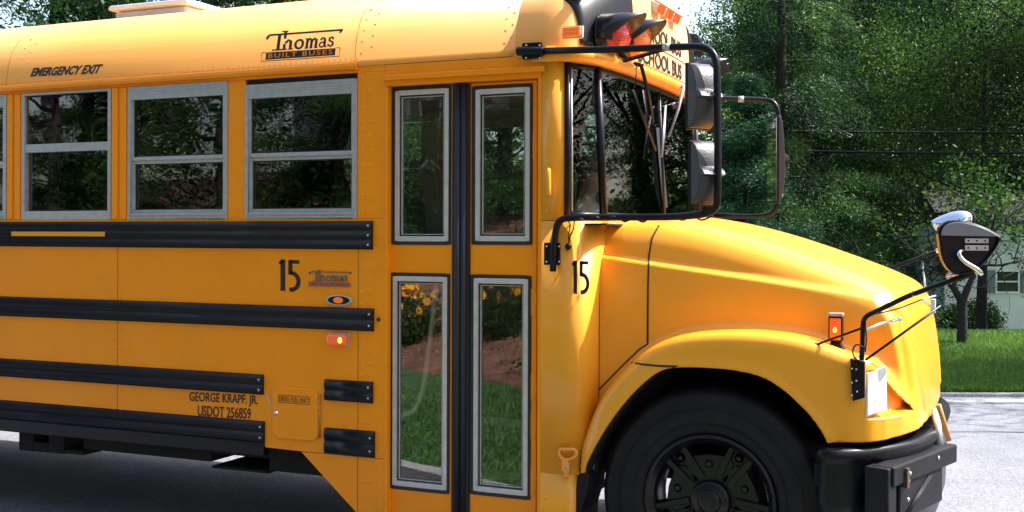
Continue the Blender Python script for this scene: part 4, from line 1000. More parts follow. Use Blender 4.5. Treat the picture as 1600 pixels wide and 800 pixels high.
crU = list(crU) + [.70, .775, .80, .83, .86]; crW = list(crW) + [crW[-1] - .01, 1.36, 1.25, 1.05, .80]
wtU = [-.7, -.53, -.30, -.10, .10, .30, .50, .65, .78, .88, .95]; wtW = [1.86, 1.858, 1.848, 1.812, 1.758, 1.692, 1.620, 1.562, 1.50, 1.44, 1.38]
def sm_interp(x, xs, ys):
    return (np.interp(x - .05, xs, ys) + np.interp(x - .02, xs, ys) + np.interp(x + .02, xs, ys) + np.interp(x + .05, xs, ys)) / 4
def hood_body(u, v, w):
    vm = np.minimum(v, BW - v)                                     # symmetric
    vs = .20 + .16 * np.clip((u + .5) / 1.4, 0, 1) ** 1.3
    cw = np.interp(u, crU, crW); slope = (np.interp(u + .01, crU, crW) - np.interp(u - .01, crU, crW)) / .02
    t = (cw - w) / np.sqrt(1 + slope ** 2)                          # >0 below / ahead of the crease
    below = 1 / (1 + np.exp(-t / .005))
    vs = vs - .034 * np.where(u < .70, below, 0)
    vs = np.where(u >= .70, vs - .034 * below, vs)
    side = vs - vm + .18 * np.clip(w - 1.35, 0, 1) ** 1.5 * 1.
    wt = sm_interp(u, wtU, wtW) - .055 * ((VC - vm) / VC) ** 2
    top = (w - wt) / 1.06
    uf = .912 - .05 * np.clip((VC - vm) / .8, 0, 1.2) ** 2 - .06 * np.clip((w - 1.0) / .5, 0, 1.5) ** 1.5
    front = u - uf
    return smax(smax(side, top, .16), front, .09)
def fend_body(u, v, w):
    vm = np.minimum(v, BW - v); f2 = bilin(sdF, -.9, .2, .01, u + 0 * w, w + 0 * u) + .08 * np.clip(vm - .05, 0, .5) * np.clip((u - .2) / .4, 0, 1)
    vo = .000 + .03 * np.clip((u - .3) / .4, 0, 1) ** 2 - .012 * np.exp(-((bilin(sdA, -.9, .2, .01, u + 0 * w, w + 0 * u) - .0) / .035) ** 2)
    d = smax(f2, vo - vm, .085)
    uf = .665 + np.interp(vm, [-.1, 0, .04, .12, .22, .34, .5, .8], [-.12, -.01, .035, .10, .155, .20, .225, .235])
    d = smax(d, (u - uf) * .72, .05)
    return np.maximum(d, vm - .8)
def hood_f(u, v, w):
    vm = np.minimum(v, BW - v)
    d = smin(hood_body(u, v, w), fend_body(u, v, w), .055)
    RB = [(.70, .36, 1.435), (.775, .405, 1.42), (.815, .43, 1.36), (.845, .455, 1.25), (.872, .50, 1.11), (.893, .60, .94)]
    near = 1e3
    for i in range(len(RB) - 1):
        a_, b_ = RB[i], RB[i + 1]; L2 = sum((b_[k] - a_[k]) ** 2 for k in range(3))
        t_ = np.clip(((u - a_[0]) * (b_[0] - a_[0]) + (vm - a_[1]) * (b_[1] - a_[1]) + (w - a_[2]) * (b_[2] - a_[2])) / L2, 0, 1)
        near = np.minimum(near, np.sqrt((u - a_[0] - t_ * (b_[0] - a_[0])) ** 2 + (vm - a_[1] - t_ * (b_[1] - a_[1])) ** 2 + (w - a_[2] - t_ * (b_[2] - a_[2])) ** 2))
    d = d - .012 * np.exp(-(near / .022) ** 2)
    uff = .665 + np.interp(vm, [-.1, 0, .04, .12, .22, .34, .5, .8], [-.12, -.01, .035, .10, .155, .20, .225, .235])
    rr_ = bilin(sdR, -.9, .2, .01, u + 0 * w, w + 0 * u); d = np.where(rr_ < .06, np.maximum(d, (u - uff) * .72 + .042 - .06 * np.clip(rr_ / .02 + .5, 0, 4)), d)
    a = bilin(sdA, -.9, .2, .01, u + 0 * w, w + 0 * u)
    d = np.maximum(d, -smax(a + 0 * v, vm - .62, .01))              # wheel well
    bot = .838 + .018 * np.clip((u - .6) / .3, -1, 1)
    bot = np.interp(u, [-.7, -.56, .5, .60, .75, .95], [.60, .62, .84, .848, .852, .875])
    d = np.maximum(d, bot - w); d = np.maximum(d, -.62 - u)
    return d
hp, hf, hn = sdf_mesh(hood_f, (-.64, -.04, .55), (1.0, BW + .04, 1.95), .0105)
c = hp[hf].mean(1); nn = hn[hf].mean(1); vm_ = np.minimum(c[:, 1], BW - c[:, 1])
aa = bilin(sdA, -.9, .2, .01, c[:, 0], c[:, 2])
well = ((aa < .011) & (vm_ < .635) & (vm_ > .012) & ((nn[:, 2] < -.2) | (np.abs(nn[:, 1]) < .5) | (vm_ > .4))) | ((nn[:, 2] < -.8) & (vm_ > .05)) | (c[:, 0] < -.608)
fo = fend_body(c[:, 0], c[:, 1], c[:, 2]) < hood_body(c[:, 0], c[:, 1], c[:, 2])
SEAMU = float(np.mean([P(1012, 450, .18)[0]]))
DIA0, DIA1 = P(932, 612, .15), P(1009, 537, .15)
cowl = (~fo) & (c[:, 0] < SEAMU) & ~well
fend = fo & ~well & (vm_ < 1.0)
hood_o = mesh_part('hood', hp, hf, hn, ~well & ~fend & ~cowl, YELS, bus)
fe = mesh_part('fender', hp, hf, hn, fend & (c[:, 1] < VC), YELS, bus)
mesh_part('fender', hp, hf, hn, fend & (c[:, 1] >= VC), YELS, bus)
cw_ = mesh_part('cowl_side', hp, hf, hn, cowl, YELS, bus)
mesh_part('wheel_well', hp, hf, hn, well, UNDER, bus)
HB = bvh_of(hp, hf)
SEAM = pmat('groove_shade', (.02, .012, .008), .7)  # near-black colour for the shade inside panel grooves and the fender gap
def surf_seam(name, pts, wd, parent, off=.0015, m=SEAM):
    """thin dark strip laid on the moulded surface in place of a shaded groove; pts are photo pixels"""
    dense = []
    for i in range(len(pts) - 1):
        n = max(2, int(math.dist(pts[i], pts[i + 1]) / 6))
        for k in range(n): t = k / n; dense.append((pts[i][0] * (1 - t) + pts[i + 1][0] * t, pts[i][1] * (1 - t) + pts[i + 1][1] * t))
    dense.append(pts[-1]); L = []; Rr = []
    for i, q in enumerate(dense):
        a_, b_ = dense[max(i - 1, 0)], dense[min(i + 1, len(dense) - 1)]; dx, dy = b_[0] - a_[0], b_[1] - a_[1]; l = math.hypot(dx, dy); ww = wd[0] + (wd[1] - wd[0]) * i / (len(dense) - 1)
        h1 = pix_hit(HB, q[0] - dy / l * ww / 2, q[1] + dx / l * ww / 2, off); h2 = pix_hit(HB, q[0] + dy / l * ww / 2, q[1] - dx / l * ww / 2, off)
        if h1 and h2: L.append(h1[0]); Rr.append(h2[0])
    mb = MB(); mb.sheet([L, Rr], False); return mb.build(name, m, parent, solid=.002, fixn=False)
surf_seam('hood_seam', [(1030, 352), (1019, 372), (1014, 400), (1012.5, 450), (1012, 536)], (2.2, 3), hood_o)
surf_seam('cowl_seam', [(934, 611), (970, 574), (1000, 545), (1013, 537)], (2.5, 2), cw_)
surf_seam('cowl_seam', [(934, 396), (970, 401), (1012, 408)], (1.3, 1.3), cw_, m=pmat('crease_seam', (.3, .13, .02), .5))
surf_seam('fender_gap', [(987, 566.5), (1005, 569.5), (1030, 571.8), (1060, 573)], (2.5, 3.5), fe)
# cowl joint against the cab
mb = MB(); mb.tube([Vector((-.560, .012, .30)), Vector((-.560, .012, Wz(932, 626)))], .004, n=5); 
surf_seam('cab_joint', [(935.5, 352), (935, 450), (934.5, 622)], (4.5, 4), cw_)

# ---- headlamp
pts = [pix_hit(HB, x, y, 0) for (x, y) in ((1356, 646), (1386, 640), (1386, 570), (1356, 578))]
HLM = pmat('headlamp_glass', (.82, .82, .84), .2, metal=.0, var=.05, coat=1.)
q = [P3(1355, 652, .035), P3(1387, 641, .125), P3(1386, 570, .145), P3(1355, 582, .05)]
mb = MB(); nrm = Vector((.72, -.69, .1)).normalized(); n_ = len(q); bk = [p_ - nrm * .05 for p_ in q]; q = [p_ + nrm * .0 for p_ in q]
mb.add(q + bk, [tuple(range(n_)), tuple(range(n_, 2 * n_))[::-1]] + [(i, (i + 1) % n_, (i + 1) % n_ + n_, i + n_) for i in range(n_)])
hl = mb.build('headlamp', HLM, bus, bevel=.008)
q2 = [(p_.x, BW - p_.y, p_.z) for p_ in q + bk]; mb = MB(); mb.add(q2, [tuple(range(n_)), tuple(range(n_, 2 * n_))[::-1]] + [(i, (i + 1) % n_, (i + 1) % n_ + n_, i + n_) for i in range(n_)]); mb.build('headlamp', HLM, bus, bevel=.008)
# grille
mb = MB(); mb.box((.80, VC - .42, .95), (.86, VC + .42, 1.36)); gr = mb.build('grille', CHR, bus, bevel=.01)
mb = MB()
for k in range(9): mb.box((.855, VC - .38, .98 + k * .042), (.868, VC + .38, 1.0 + k * .042))
mb.build('grille_bar', CHR, gr, bevel=.003)

# ---- amber turn lamp standing on the fender
h_ = pix_hit(HB, 1306, 541); base = h_[0] if h_ else P3(1306, 541, .1); base = base.copy()
print('turn lamp base', base, 'hl', [tuple(round(t, 3) for t in p_[0]) if p_ else None for p_ in pts])
sc_ = 1 / 343.; f0 = Vector((0, 0, 1)); tz = base.z
mb = MB(); mb.add([(base.x - .040, base.y - .03, tz - .02), (base.x + .040, base.y - .03, tz - .02), (base.x + .040, base.y + .04, tz - .02), (base.x - .040, base.y + .04, tz - .02), (base.x - .018, base.y - .012, tz + .025), (base.x + .018, base.y - .012, tz + .025), (base.x + .018, base.y + .02, tz + .025), (base.x - .018, base.y + .02, tz + .025)], [(0, 3, 2, 1), (4, 5, 6, 7), (0, 1, 5, 4), (1, 2, 6, 5), (2, 3, 7, 6), (3, 0, 4, 7)])
tl = mb.build('fender_turn_lamp', BLKM, bus, bevel=.003)
mb = MB(); mb.box((base.x - .031, base.y - .022, tz + .022), (base.x + .031, base.y + .028, tz + .135)); mb.build('lamp_housing', BLKM, tl, bevel=.006)
mb = MB(); mb.box((base.x - .024, base.y - .030, tz + .030), (base.x + .024, base.y - .021, tz + .128)); mb.build('lens', AMBR, tl, bevel=.004)
mb = MB(); mb.ball((base.x, base.y - .030, tz + .075), .009, .003, .012); mb.build('bulb', BULB, tl)
mb = MB(); mb.box((base.x - .033, base.y - .026, tz + .136), (base.x + .033, base.y + .03, tz + .150)); mb.build('lamp_cap', ALU, tl, bevel=.004)
tlf = [o for o in (tl,)]

# ---- front wheel
HUBM = pmat('hub_enamel', (.004, .004, .008), .3, coat=.12, spec=.35, var=.4, vscale=20., dirt=((.02, .018, .016), 18., .4))
WC = Vector((0, 0, .525))
def wheel(cx_, v_out, name='wheel', sgn=1):
    root = empty(name, (cx_, v_out, WC.z)); root.parent = bus; root.location = Vector((cx_, v_out, WC.z)) - WL[bus.name]; WL[root.name] = Vector((cx_, v_out, WC.z)); C0_ = WL[root.name]
    s = sgn
    prof = [(.300, .030), (.315, .012), (.335, .004), (.37, -.004), (.41, -.006), (.45, .002), (.475, .012), (.485, .010), (.495, .016), (.508, .030), (.518, .045), (.523, .07), (.525, .12), (.525, .19), (.518, .235), (.49, .262), (.42, .275), (.34, .262), (.300, .235)]
    mb = MB(); mb.lathe([(r_, h * s) for r_, h in prof], C0_, n=96)
    for k in range(60):
        a_ = 2 * math.pi * k / 60
        for rr in (.44,): pass
    for (r_, t_) in ((.355, .0015), (.43, .0015)): mb.lathe([(r_ - .003, -.0055 * s), (r_, -.0095 * s), (r_ + .003, -.0055 * s)], C0_, n=96)
    ty = mb.build('tyre', RUB, root, fixn=False)
    rim = [(.306, .020), (.307, .008), (.300, .002), (.292, .006), (.286, .022), (.272, .030), (.262, .055), (.258, .10), (.255, .18), (.285, .25)]
    mb = MB(); mb.lathe([(r_, h * s) for r_, h in rim], C0_, n=96)
    mb.build('rim', HUBM, root, fixn=False, solid=.004)
    # cast spoke hub: five forked arms, webs, bolts and a raised centre
    mb = MB(); mb.lathe([(.0, .000), (.045, .000), (.052, .006), (.055, .018), (.085, .022), (.09, .03), (.095, .06), (.12, .075), (.12, .12)], C0_, n=40)
    for k in range(5):
        a_ = R(90 + 36 + 72 * k + 4); e = Vector((math.cos(a_), 0, math.sin(a_))); t_ = Vector((-math.sin(a_), 0, math.cos(a_)))
        pad = [(.10, .075), (.15, .075), (.20, .092), (.255, .10), (.255, -.10), (.20, -.092), (.15, -.075), (.10, -.075)]
        for sg in (-1, 1):
            A_ = C0_ + e * .10 + t_ * .030 * sg + Vector((0, .045 * s, 0)); B_ = C0_ + e * .262 + t_ * .050 * sg + Vector((0, .04 * s, 0)); d_ = (B_ - A_).normalized(); pr = d_.cross(Vector((0, 1, 0)))
            mb.add([A_ - pr * .015, A_ + pr * .015, B_ + pr * .012, B_ - pr * .012] + [x + Vector((0, .05 * s, 0)) for x in (A_ - pr * .024, A_ + pr * .024, B_ + pr * .02, B_ - pr * .02)], [(0, 1, 2, 3), (4, 7, 6, 5), (0, 4, 5, 1), (1, 5, 6, 2), (2, 6, 7, 3), (3, 7, 4, 0)])
        mb.add([C0_ + e * r_ + t_ * w_ + Vector((0, h_ * s, 0)) for h_ in (.075, .10) for (r_, w_) in ((.09, -.035), (.262, -.05), (.262, .05), (.09, .035))], [(0, 1, 2, 3), (4, 7, 6, 5), (0, 4, 5, 1), (1, 5, 6, 2), (2, 6, 7, 3), (3, 7, 4, 0)])
        a2 = a_ + R(36); e2 = Vector((math.cos(a2), 0, math.sin(a2))); t2 = Vector((-math.sin(a2), 0, math.cos(a2)))
        mb.add([C0_ + e2 * r_ + t2 * w_ + Vector((0, h_ * s, 0)) for h_ in (.058, .09) for (r_, w_) in ((.08, -.075), (.16, -.11), (.20, -.095), (.21, 0), (.20, .095), (.16, .11), (.08, .075))], [tuple(range(7)), tuple(range(7, 14))[::-1]] + [(i, (i + 1) % 7, (i + 1) % 7 + 7, i + 7) for i in range(7)])
    mb.build('hub', HUBM, root, bevel=.004)
    for k in range(10):
        mb = MB(); a_ = R(90 + 36 * k + 4); e = Vector((math.cos(a_), 0, math.sin(a_))); rr = .165 if k % 2 == 0 else .235
        mb.lathe([(0, -.018 * s), (.012, -.018 * s), (.015, -.008 * s), (.016, .0), (.026, .004 * s), (.028, .016 * s)], C0_ + e * rr + Vector((0, (.056 if k % 2 == 0 else .072) * s, 0)), n=10); mb.build('lug_nut', HUBM, root, fixn=False)
    mb = MB(); mb.lathe([(0.0, .14 * s), (.23, .14 * s), (.23, .24 * s), (0, .24 * s)], C0_ + Vector((0, .0, 0)), n=40); dr = mb.build('brake_drum', UNDER, root, fixn=False)
    dr.scale = (.62, 1, .62)
    return root
wheel(0, .045); wheel(0, BW - .045, sgn=-1); wheel(-7.95, .03); wheel(-7.95, BW - .03, sgn=-1)
mb = MB(); mb.tube([(0, .3, .525), (0, BW - .3, .525)], .07, n=10); mb.tube([(-7.95, .3, .525), (-7.95, BW - .3, .525)], .09, n=10); mb.build('axle', UNDER, bus)

# ---- bumper
wb = lambda x, y, v: Wz(x, y, v)
bpl = [(.50, -.035), (.584, -.035), (.69, .05), (.80, .20), (.90, .42), (.945, .69), (.952, .90), (.95, VC)]
bpl = bpl + [(x, BW - y) for x, y in bpl[::-1][1:]]; bs = smoothpath([(x, y, 0) for x, y in bpl], .16, 6)
prof = [(-.10, .806), (-.035, .822), (-.008, .820), (.002, .812), (.006, .796), (.002, .780), (-.006, .770), (-.010, .760), (-.012, .60), (-.020, .42)]
rows = []
for (o, z) in prof:
    row = []
    for i, q in enumerate(bs):
        t = (bs[min(i + 1, len(bs) - 1)] - bs[max(i - 1, 0)]).normalized(); n2 = Vector((t.y, -t.x, 0)); f_ = max(0, min(1, (q.x - .5) / .5)); row.append(q + n2 * o + Vector((0, 0, z + .0)))
    rows.append(row)
mb = MB(); mb.sheet(rows, True); bmp = mb.build('bumper', BLK, bus, solid=.012, fixn=False)
# crossing gate housing folded along the bumper
ga = Vector((P3(1397, 731, .10).x, .10, 0)); 
def GQ(px, py, v): return P3(px, py, v)
A_, B_ = GQ(1372, 738, -.02), None
def atz(px, py, z): D = ray(px, py); t = (z - CAM[2]) / D[2]; return Vector((CAM[0] + D[0] * t, CAM[1] + D[1] * t, z))
g0 = atz(1397, 731, .76); g1 = atz(1496, 694, .76)
print('gate', g0, g1)
dirg = (g1 - g0); dirg.z = 0; Lg = dirg.length; dirg.normalize(); ng = Vector((dirg.y, -dirg.x, 0))
zt = g0.z; zb2 = .50
def gb(mb, s0, s1, z0, z1, d0, d1): c_ = g0 + dirg * (s0 + s1) / 2 + ng * (d0 + d1) / 2; c_.z = (z0 + z1) / 2; mb.obox(c_, dirg * (s1 - s0) / 2, ng * (d1 - d0) / 2, Vector((0, 0, (z1 - z0) / 2)))
mb = MB(); gb(mb, 0, Lg, zt - .085, zt, -.10, 0); gate = mb.build('crossing_gate', BLKM, bus, bevel=.008)
mb = MB(); gb(mb, -.03, .06, zt - .26, zt - .004, -.12, -.012); gb(mb, .10, Lg * .80, zt - .245, zt - .086, -.09, -.014); gb(mb, .06, .10, zt - .26, zt - .09, -.10, -.04); mb.build('gate_housing', BLKM, gate, bevel=.008)
mb = MB()
for s_ in (.0, .03):
    a1_ = g0 + dirg * (.14 + s_) - ng * .010; a1_.z = zt - .235; b1_ = g0 + dirg * (.42 + s_) - ng * .010; b1_.z = zt - .10; mb.tube([a1_, b1_], .006, n=6)
mb.build('gate_rib', BLKM, gate)
mb = MB()
for s_, z in ((.50, -.03), (.17, -.05), (.15, -.16), (.155, -.08)): q = g0 + dirg * s_ + ng * .002; q.z = zt + z; mb.dome(q, .010, ng, n=8)
mb.build('bolt', ALU, gate)
mb = MB(); gb(mb, .115, .14, zt - .105, zt - .02, -.01, .012); mb.build('latch', pmat('rusty_latch', (.12, .07, .04), .6, metal=.5), gate)
mb = MB(); mb.tube([PU(1466, 632, .99), PU(1483, 688, 1.03)], .011, n=8); mb.build('gate_arm', pmat('gate_orange', (.65, .25, .06), .5), gate)
mb = MB(); mb.tube([PU(1462, 640, .93), PU(1468, 700, .955)], .02, n=8); mb.build('bumper_bracket', ALU, bus)

# ---- crossover mirrors
def px_path(seq): return [P3(x, y, v) for x, y, v in seq]
arm = smoothpath(px_path([(1346, 570, .0), (1349, 496, .0), (1420, 462, -.05), (1524, 425, -.16)]), .03)
mb = MB(); mb.tube(arm, .011, n=10); fm = mb.build('crossover_mirror', BLK, bus)
mb = MB(); q = [P3(1328, 560, -.004), P3(1351, 566, -.004), P3(1351, 622, -.004), P3(1332, 627, -.004)]; bk = [p_ + Vector((0, .03, 0)) for p_ in q]
mb.add(q + bk, [(0, 1, 2, 3), (7, 6, 5, 4), (0, 4, 5, 1), (1, 5, 6, 2), (2, 6, 7, 3), (3, 7, 4, 0)]); pl = mb.build('mounting_plate', BLK, fm, bevel=.004)
mb = MB()
for (x, y) in ((1331, 576), (1331, 598), (1331, 618), (1338, 577), (1338, 595), (1339, 612)): mb.dome(P3(x, y, -.005), .004)
mb.build('bolt', CHR, pl)
mb = MB(); mb.tube(smoothpath(px_path([(1349, 517, .0), (1375, 506, .1), (1405, 499, .22)]), .02), .006, n=8); mb.ball(P3(1405, 499, .225), .012, n=10, m=6)
mb.tube(px_path([(1480, 433, -.10), (1528, 424, -.16)]), .0125, n=10); mb.tube(px_path([(1426, 460, -.055), (1434, 457, -.06)]), .0125, n=10); mb.tube(px_path([(1482, 442, -.11), (1487, 430, -.11)]), .012, n=8); mb.build('steel_strut', CHR, fm)
mb = MB(); mb.tube(px_path([(1272, 540, .05), (1348, 512, 0)]), .0055, n=7); mb.tube(px_path([(1264, 540, .05), (1278, 538, .05)]), .010, n=7); mb.tube(px_path([(1352, 563, -.01), (1470, 478, .12)]), .0055, n=7)
mb.tube(smoothpath(px_path([(1355, 493, .0), (1400, 484, 0), (1440, 468, -.03)]), .05), .003, n=5); mb.build('brace_rod', BLK, fm)
mb = MB(); mb.tube(smoothpath(px_path([(1352, 545, -.01), (1338, 536, -.02), (1331, 548, -.02), (1336, 562, -.02), (1352, 566, -.015)]), .03), .0035, n=6)
mb.tube(smoothpath(px_path([(1352, 500, -.014), (1354, 530, -.012), (1352, 550, -.012)]), .02), .003, n=5); mb.build('cable', BLKM, fm)
mb = MB(); mb.obox(P3(1458, 478, .25), Vector((.010, 0, 0)), Vector((0, .02, 0)), Vector((0, 0, .03))); mb.tube([P3(1440, 468, .2), P3(1455, 480, .25)], .004, n=6); mb.tube([P3(1440, 468, .2), P3(1462, 462, .25)], .004, n=6); mb.build('nose_bracket', WHT, bus, bevel=.004)
def xmirror(parent, ctr, sx, yaw, name='mirror_head', top=MIRB):
    """half dome mirror: flat dark back, grey upper visor, convex chrome glass on the other side"""
    ex = Vector((math.cos(yaw), math.sin(yaw), 0)); ey = Vector((-math.sin(yaw), math.cos(yaw), 0)); c_ = Vector(ctr); out = [(-.105, .08), (-.10, .045)]
    outl = [(-.128, .055), (-.122, .085), (-.09, .108), (-.04, .112), (.02, .100), (.08, .078), (.135, .046), (.140, .040), (.120, .000), (.085, -.045), (.045, -.085), (.0, -.108), (-.05, -.112), (-.09, -.085), (-.115, -.04)]
    outl = [(p_.x, p_.y) for p_ in smoothpath([(a_, b_, 0) for a_, b_ in outl + [outl[0]]], .03, 3)][:-1]
    W_ = lambda a_, b_, d_: c_ + ex * a_ * sx + Vector((0, 0, b_)) + ey * d_
    mb = MB(); n = len(outl); f_ = [W_(a_, b_, -.02) for a_, b_ in outl]; g_ = [W_(a_ * 1.0, b_, .015) for a_, b_ in outl]; rim_ = [W_(a_ * .93, b_ * .92, -.026) for a_, b_ in outl]; inn = [W_(a_ * .90, b_ * .88, -.006) for a_, b_ in outl]
    mb.add(g_ + f_ + rim_ + inn, [(i + n * k, (i + 1) % n + n * k, (i + 1) % n + n * (k + 1), i + n * (k + 1)) for k in range(3) for i in range(n)] + [tuple(range(3 * n, 4 * n))])
    hd_ = mb.build(name, BLK, parent, bevel=.0)
    mb = MB(); gl_ = []
    for k in range(6):
        t_ = k / 6; gl_.append([W_(a_ * .96 * math.cos(t_ * 1.5), b_ * .96 * math.cos(t_ * 1.5), .016 + .085 * math.sin(t_ * 1.5)) for a_, b_ in outl + [outl[0]]])
    mb.sheet(gl_, True); mb.build('convex_glass', pmat('mirror_glass', (.75, .77, .8), .03, metal=1., var=.02), hd_, fixn=False)
    mb = MB(); tp = [(-.118, .048), (-.113, .078), (-.085, .099), (-.04, .103), (.02, .092), (.08, .070), (.128, .045)]; tp = [(p_.x, p_.y) for p_ in smoothpath([(a_, b_, 0) for a_, b_ in tp], .03, 3)]
    n = len(tp); mb.add([W_(a_, b_, -.030) for a_, b_ in tp] + [W_(a_, b_, -.010) for a_, b_ in tp], [tuple(range(n)), tuple(range(n, 2 * n))[::-1]] + [(i, (i + 1) % n, (i + 1) % n + n, i + n) for i in range(n)]); mb.build('visor', pmat('visor_grey', (.20, .20, .24), .45, var=.05), hd_, bevel=.002)
    mb = MB()
    for (z0_, z1_) in ((.018, .038), (-.012, .010)): mb.obox(W_(.035, (z0_ + z1_) / 2, -.014), ex * .050 * sx, ey * .006, Vector((0, 0, (z1_ - z0_) / 2)))
    bp_ = mb.build('bracket_plate', ALU, hd_, bevel=.002)
    mb = MB()
    for a_ in (.0, .035, .07):
        for z_ in (.028, -.001): mb.dome(W_(a_, z_, -.021), .004, -ey)
    mb.build('bolt', BLKM, bp_)
    mb = MB(); mb.tube(smoothpath([W_(-.03, -.01, -.03), W_(-.052, -.022, -.045), W_(-.03, -.055, -.05), W_(.03, -.085, -.05), W_(.05, -.105, -.04)], .03), .0095, n=9); mb.build('swivel_arm', CHR, hd_)
    return hd_
xmirror(fm, P3(1511, 387, -.16), .92, R(18))
farm = [P3(1340, 450, 2.3), P3(1405, 414, 2.36), P3(1466, 392, 2.42)]
mb = MB(); mb.tube(farm, .012, n=10); fm2 = mb.build('crossover_mirror', BLK, bus)
mb = MB(); mb.tube([P3(1440, 401, 2.40), P3(1448, 470, 2.2)], .007, n=8); mb.tube([P3(1462, 394, 2.42), P3(1470, 390, 2.43)], .018, n=8); mb.build('steel_strut', CHR, fm2)
mb = MB(); mb.tube([P3(1466, 396, 2.42), P3(1440, 425, 2.3)], .005, n=6); mb.build('brace_rod', BLK, fm2)
h2_ = xmirror(fm2, P3(1490, 356, 2.42), 1.0, R(198 - 32))
# ---- side view mirrors on their loops
v0 = -.03
loop = [P3(826, 80, -.03), P3(960, 77, -.06), P3(1060, 73, -.10), P3(1119, 73, -.13), P3(1121, 140, -.14), P3(1122, 305, -.14), P3(1118, 333, -.13), P3(1060, 339, -.07), P3(900, 340, -.02), P3(872, 342, -.02), P3(866, 372, -.02), P3(864, 424, -.02)]
mb = MB(); mb.tube(smoothpath(loop, .10), .0165, n=12); lp = mb.build('mirror_loop', BLK, bus)
mb = MB(); mb.box((U(818), -.03, Wz(830, 93)), (U(847), .0, Wz(830, 68))); mb.tube([P3(808, 80, -.034), P3(850, 80, -.034)], .022, n=12); bkt = mb.build('upper_bracket', BLK, lp, bevel=.004)
mb = MB(); mb.box((U(851), -.012, Wz(863, 414)), (U(876), .002, Wz(863, 379))); mb.build('lower_bracket', BLK, lp, bevel=.004)
mb = MB()
for (x, y) in ((854, 385), (873, 385), (854, 409), (873, 409)): mb.dome(P3(x, y, -.012), .005)
for (x, y) in ((822, 71), (843, 71), (822, 90), (843, 90)): mb.dome(P3(x, y, -.031), .005)
mb.build('bolt', CHR, lp)
mb = MB(); mb.tube([P3(1037, 74, -.09), P3(1048, 74, -.095)], .019, n=10); mb.build('clamp', ALU, lp)
mb = MB(); mb.tube([P3(1042, 76, -.09), P3(975, 95, .20)], .010, n=8); mb.build('brace', BLK, lp)
mb = MB(); mb.tube(smoothpath([P3(884, 343, -.02), P3(892, 350, .0), P3(888, 368, 0), P3(890, 383, 0)], .02), .003, n=5); mb.tube(smoothpath([P3(898, 343, -.02), P3(896, 358, 0), P3(890, 372, 0), P3(888, 384, 0)], .02), .003, n=5)
mb.ball(P3(888, 385, -.004), .017, .012, .017, n=10, m=6); mb.build('mirror_cable', BLKM, lp)
mb = MB(); pts = []
for i in range(40): x = 905 + 210 * i / 39; pts.append(P3(x, 341 + 3 * math.sin(i * 1.1) + (3 if 12 < i < 20 else 0), -.045 - .02 * math.cos(i * 1.3)))
mb.tube(smoothpath(pts, .03, 2), .0045, n=5); mb.build('heater_cable', BLKM, lp)
def mhead(parent, ctr, hgt, wdt, dep, yaw, name='side_mirror'):
    """housing with a curved back; glass on the rear side"""
    ex = Vector((math.cos(yaw), math.sin(yaw), 0)); ey = Vector((-math.sin(yaw), math.cos(yaw), 0)); c_ = Vector(ctr)
    prof = [(-.0, -.5)]; n = 14; pr = []
    for i in range(n + 1):
        t_ = i / n; z_ = (t_ - .5) * hgt; d_ = dep * (math.sin(math.pi * t_) ** .55) * (.85 if t_ > .5 else 1); pr.append((d_ + .012, z_))
    poly = [(0, -hgt / 2)] + pr + [(0, hgt / 2)]; mb = MB(); m = len(poly)
    A = [c_ + ex * d_ + Vector((0, 0, z_)) - ey * wdt / 2 for d_, z_ in poly]; B = [q + ey * wdt for q in A]
    mb.add(A + B, [tuple(range(m)), tuple(range(m, 2 * m))[::-1]]); mb.add(A + B, [(i, (i + 1) % m, (i + 1) % m + m, i + m) for i in range(m)], True)
    o = mb.build(name, MIRB, parent, bevel=.006)
    mb = MB(); mb.obox(c_ + ex * (-.004), ex * .006, ey * (wdt / 2 + .006), Vector((0, 0, hgt / 2 + .006))); mb.build('housing_rim', BLK, o, bevel=.006)
    mb = MB(); mb.obox(c_ + ex * (-.012), ex * .002, ey * (wdt / 2 - .008), Vector((0, 0, hgt / 2 - .008))); mb.build('mirror_glass', pmat('flat_mirror', (.8, .8, .82), .03, metal=1., var=.02), o)
    mb = MB(); z_ = hgt * .03; mb.add([c_ + ex * d_ + ey * s_ * (wdt / 2 - .002) + Vector((0, 0, z0_)) for s_ in (-1, 1) for (d_, z0_) in ((dep * .8, z_ + .03), (dep + .030, z_ + .0), (dep + .040, z_ - .018), (dep * .9, z_ - .026))], [(0, 1, 2, 3), (7, 6, 5, 4), (0, 4, 5, 1), (1, 5, 6, 2), (2, 6, 7, 3), (3, 7, 4, 0)]); mk = mb.build('clamp_rib', MIRB, o, bevel=.003)
    mb = MB()
    for k in range(4): mb.dome(c_ + ex * (dep + .034) + ey * (-wdt * .35 + k * wdt * .23) + Vector((0, 0, z_ - .008)), .006, ex)
    mb.build('bolt', ALU, mk)
    return o
yw = R(-38)
mhead(lp, P3(1091, 151, -.10), .285, .125, .062, yw); mhead(lp, P3(1096, 271, -.10), .280, .125, .058, yw)
# far side loop
vf = BW + .12
floop = [P3(1066, 146, BW - .1), P3(1130, 154, BW + .02), P3(1188, 155, vf), P3(1217, 160, vf), P3(1218, 250, vf), P3(1216, 334, vf), P3(1180, 339, vf), P3(1108, 336, BW + .02)]
mb = MB(); mb.tube(smoothpath(floop, .14), .016, n=12); lf = mb.build('mirror_loop', BLK, bus)
mb = MB(); mb.tube([P3(1153, 155, BW + .06), P3(1162, 155, BW + .07)], .021, n=10); mb.build('clamp', ALU, lf)
mb = MB()
for y in (230, 305): mb.ball(P3(1219, y, vf - .02), .020, n=8, m=6)
mb.build('pivot_knob', ALU, lf)
q0 = P3(1209, 250, vf); mhead(lf, (q0.x, q0.y, q0.z), .56, .19, .035, R(30))

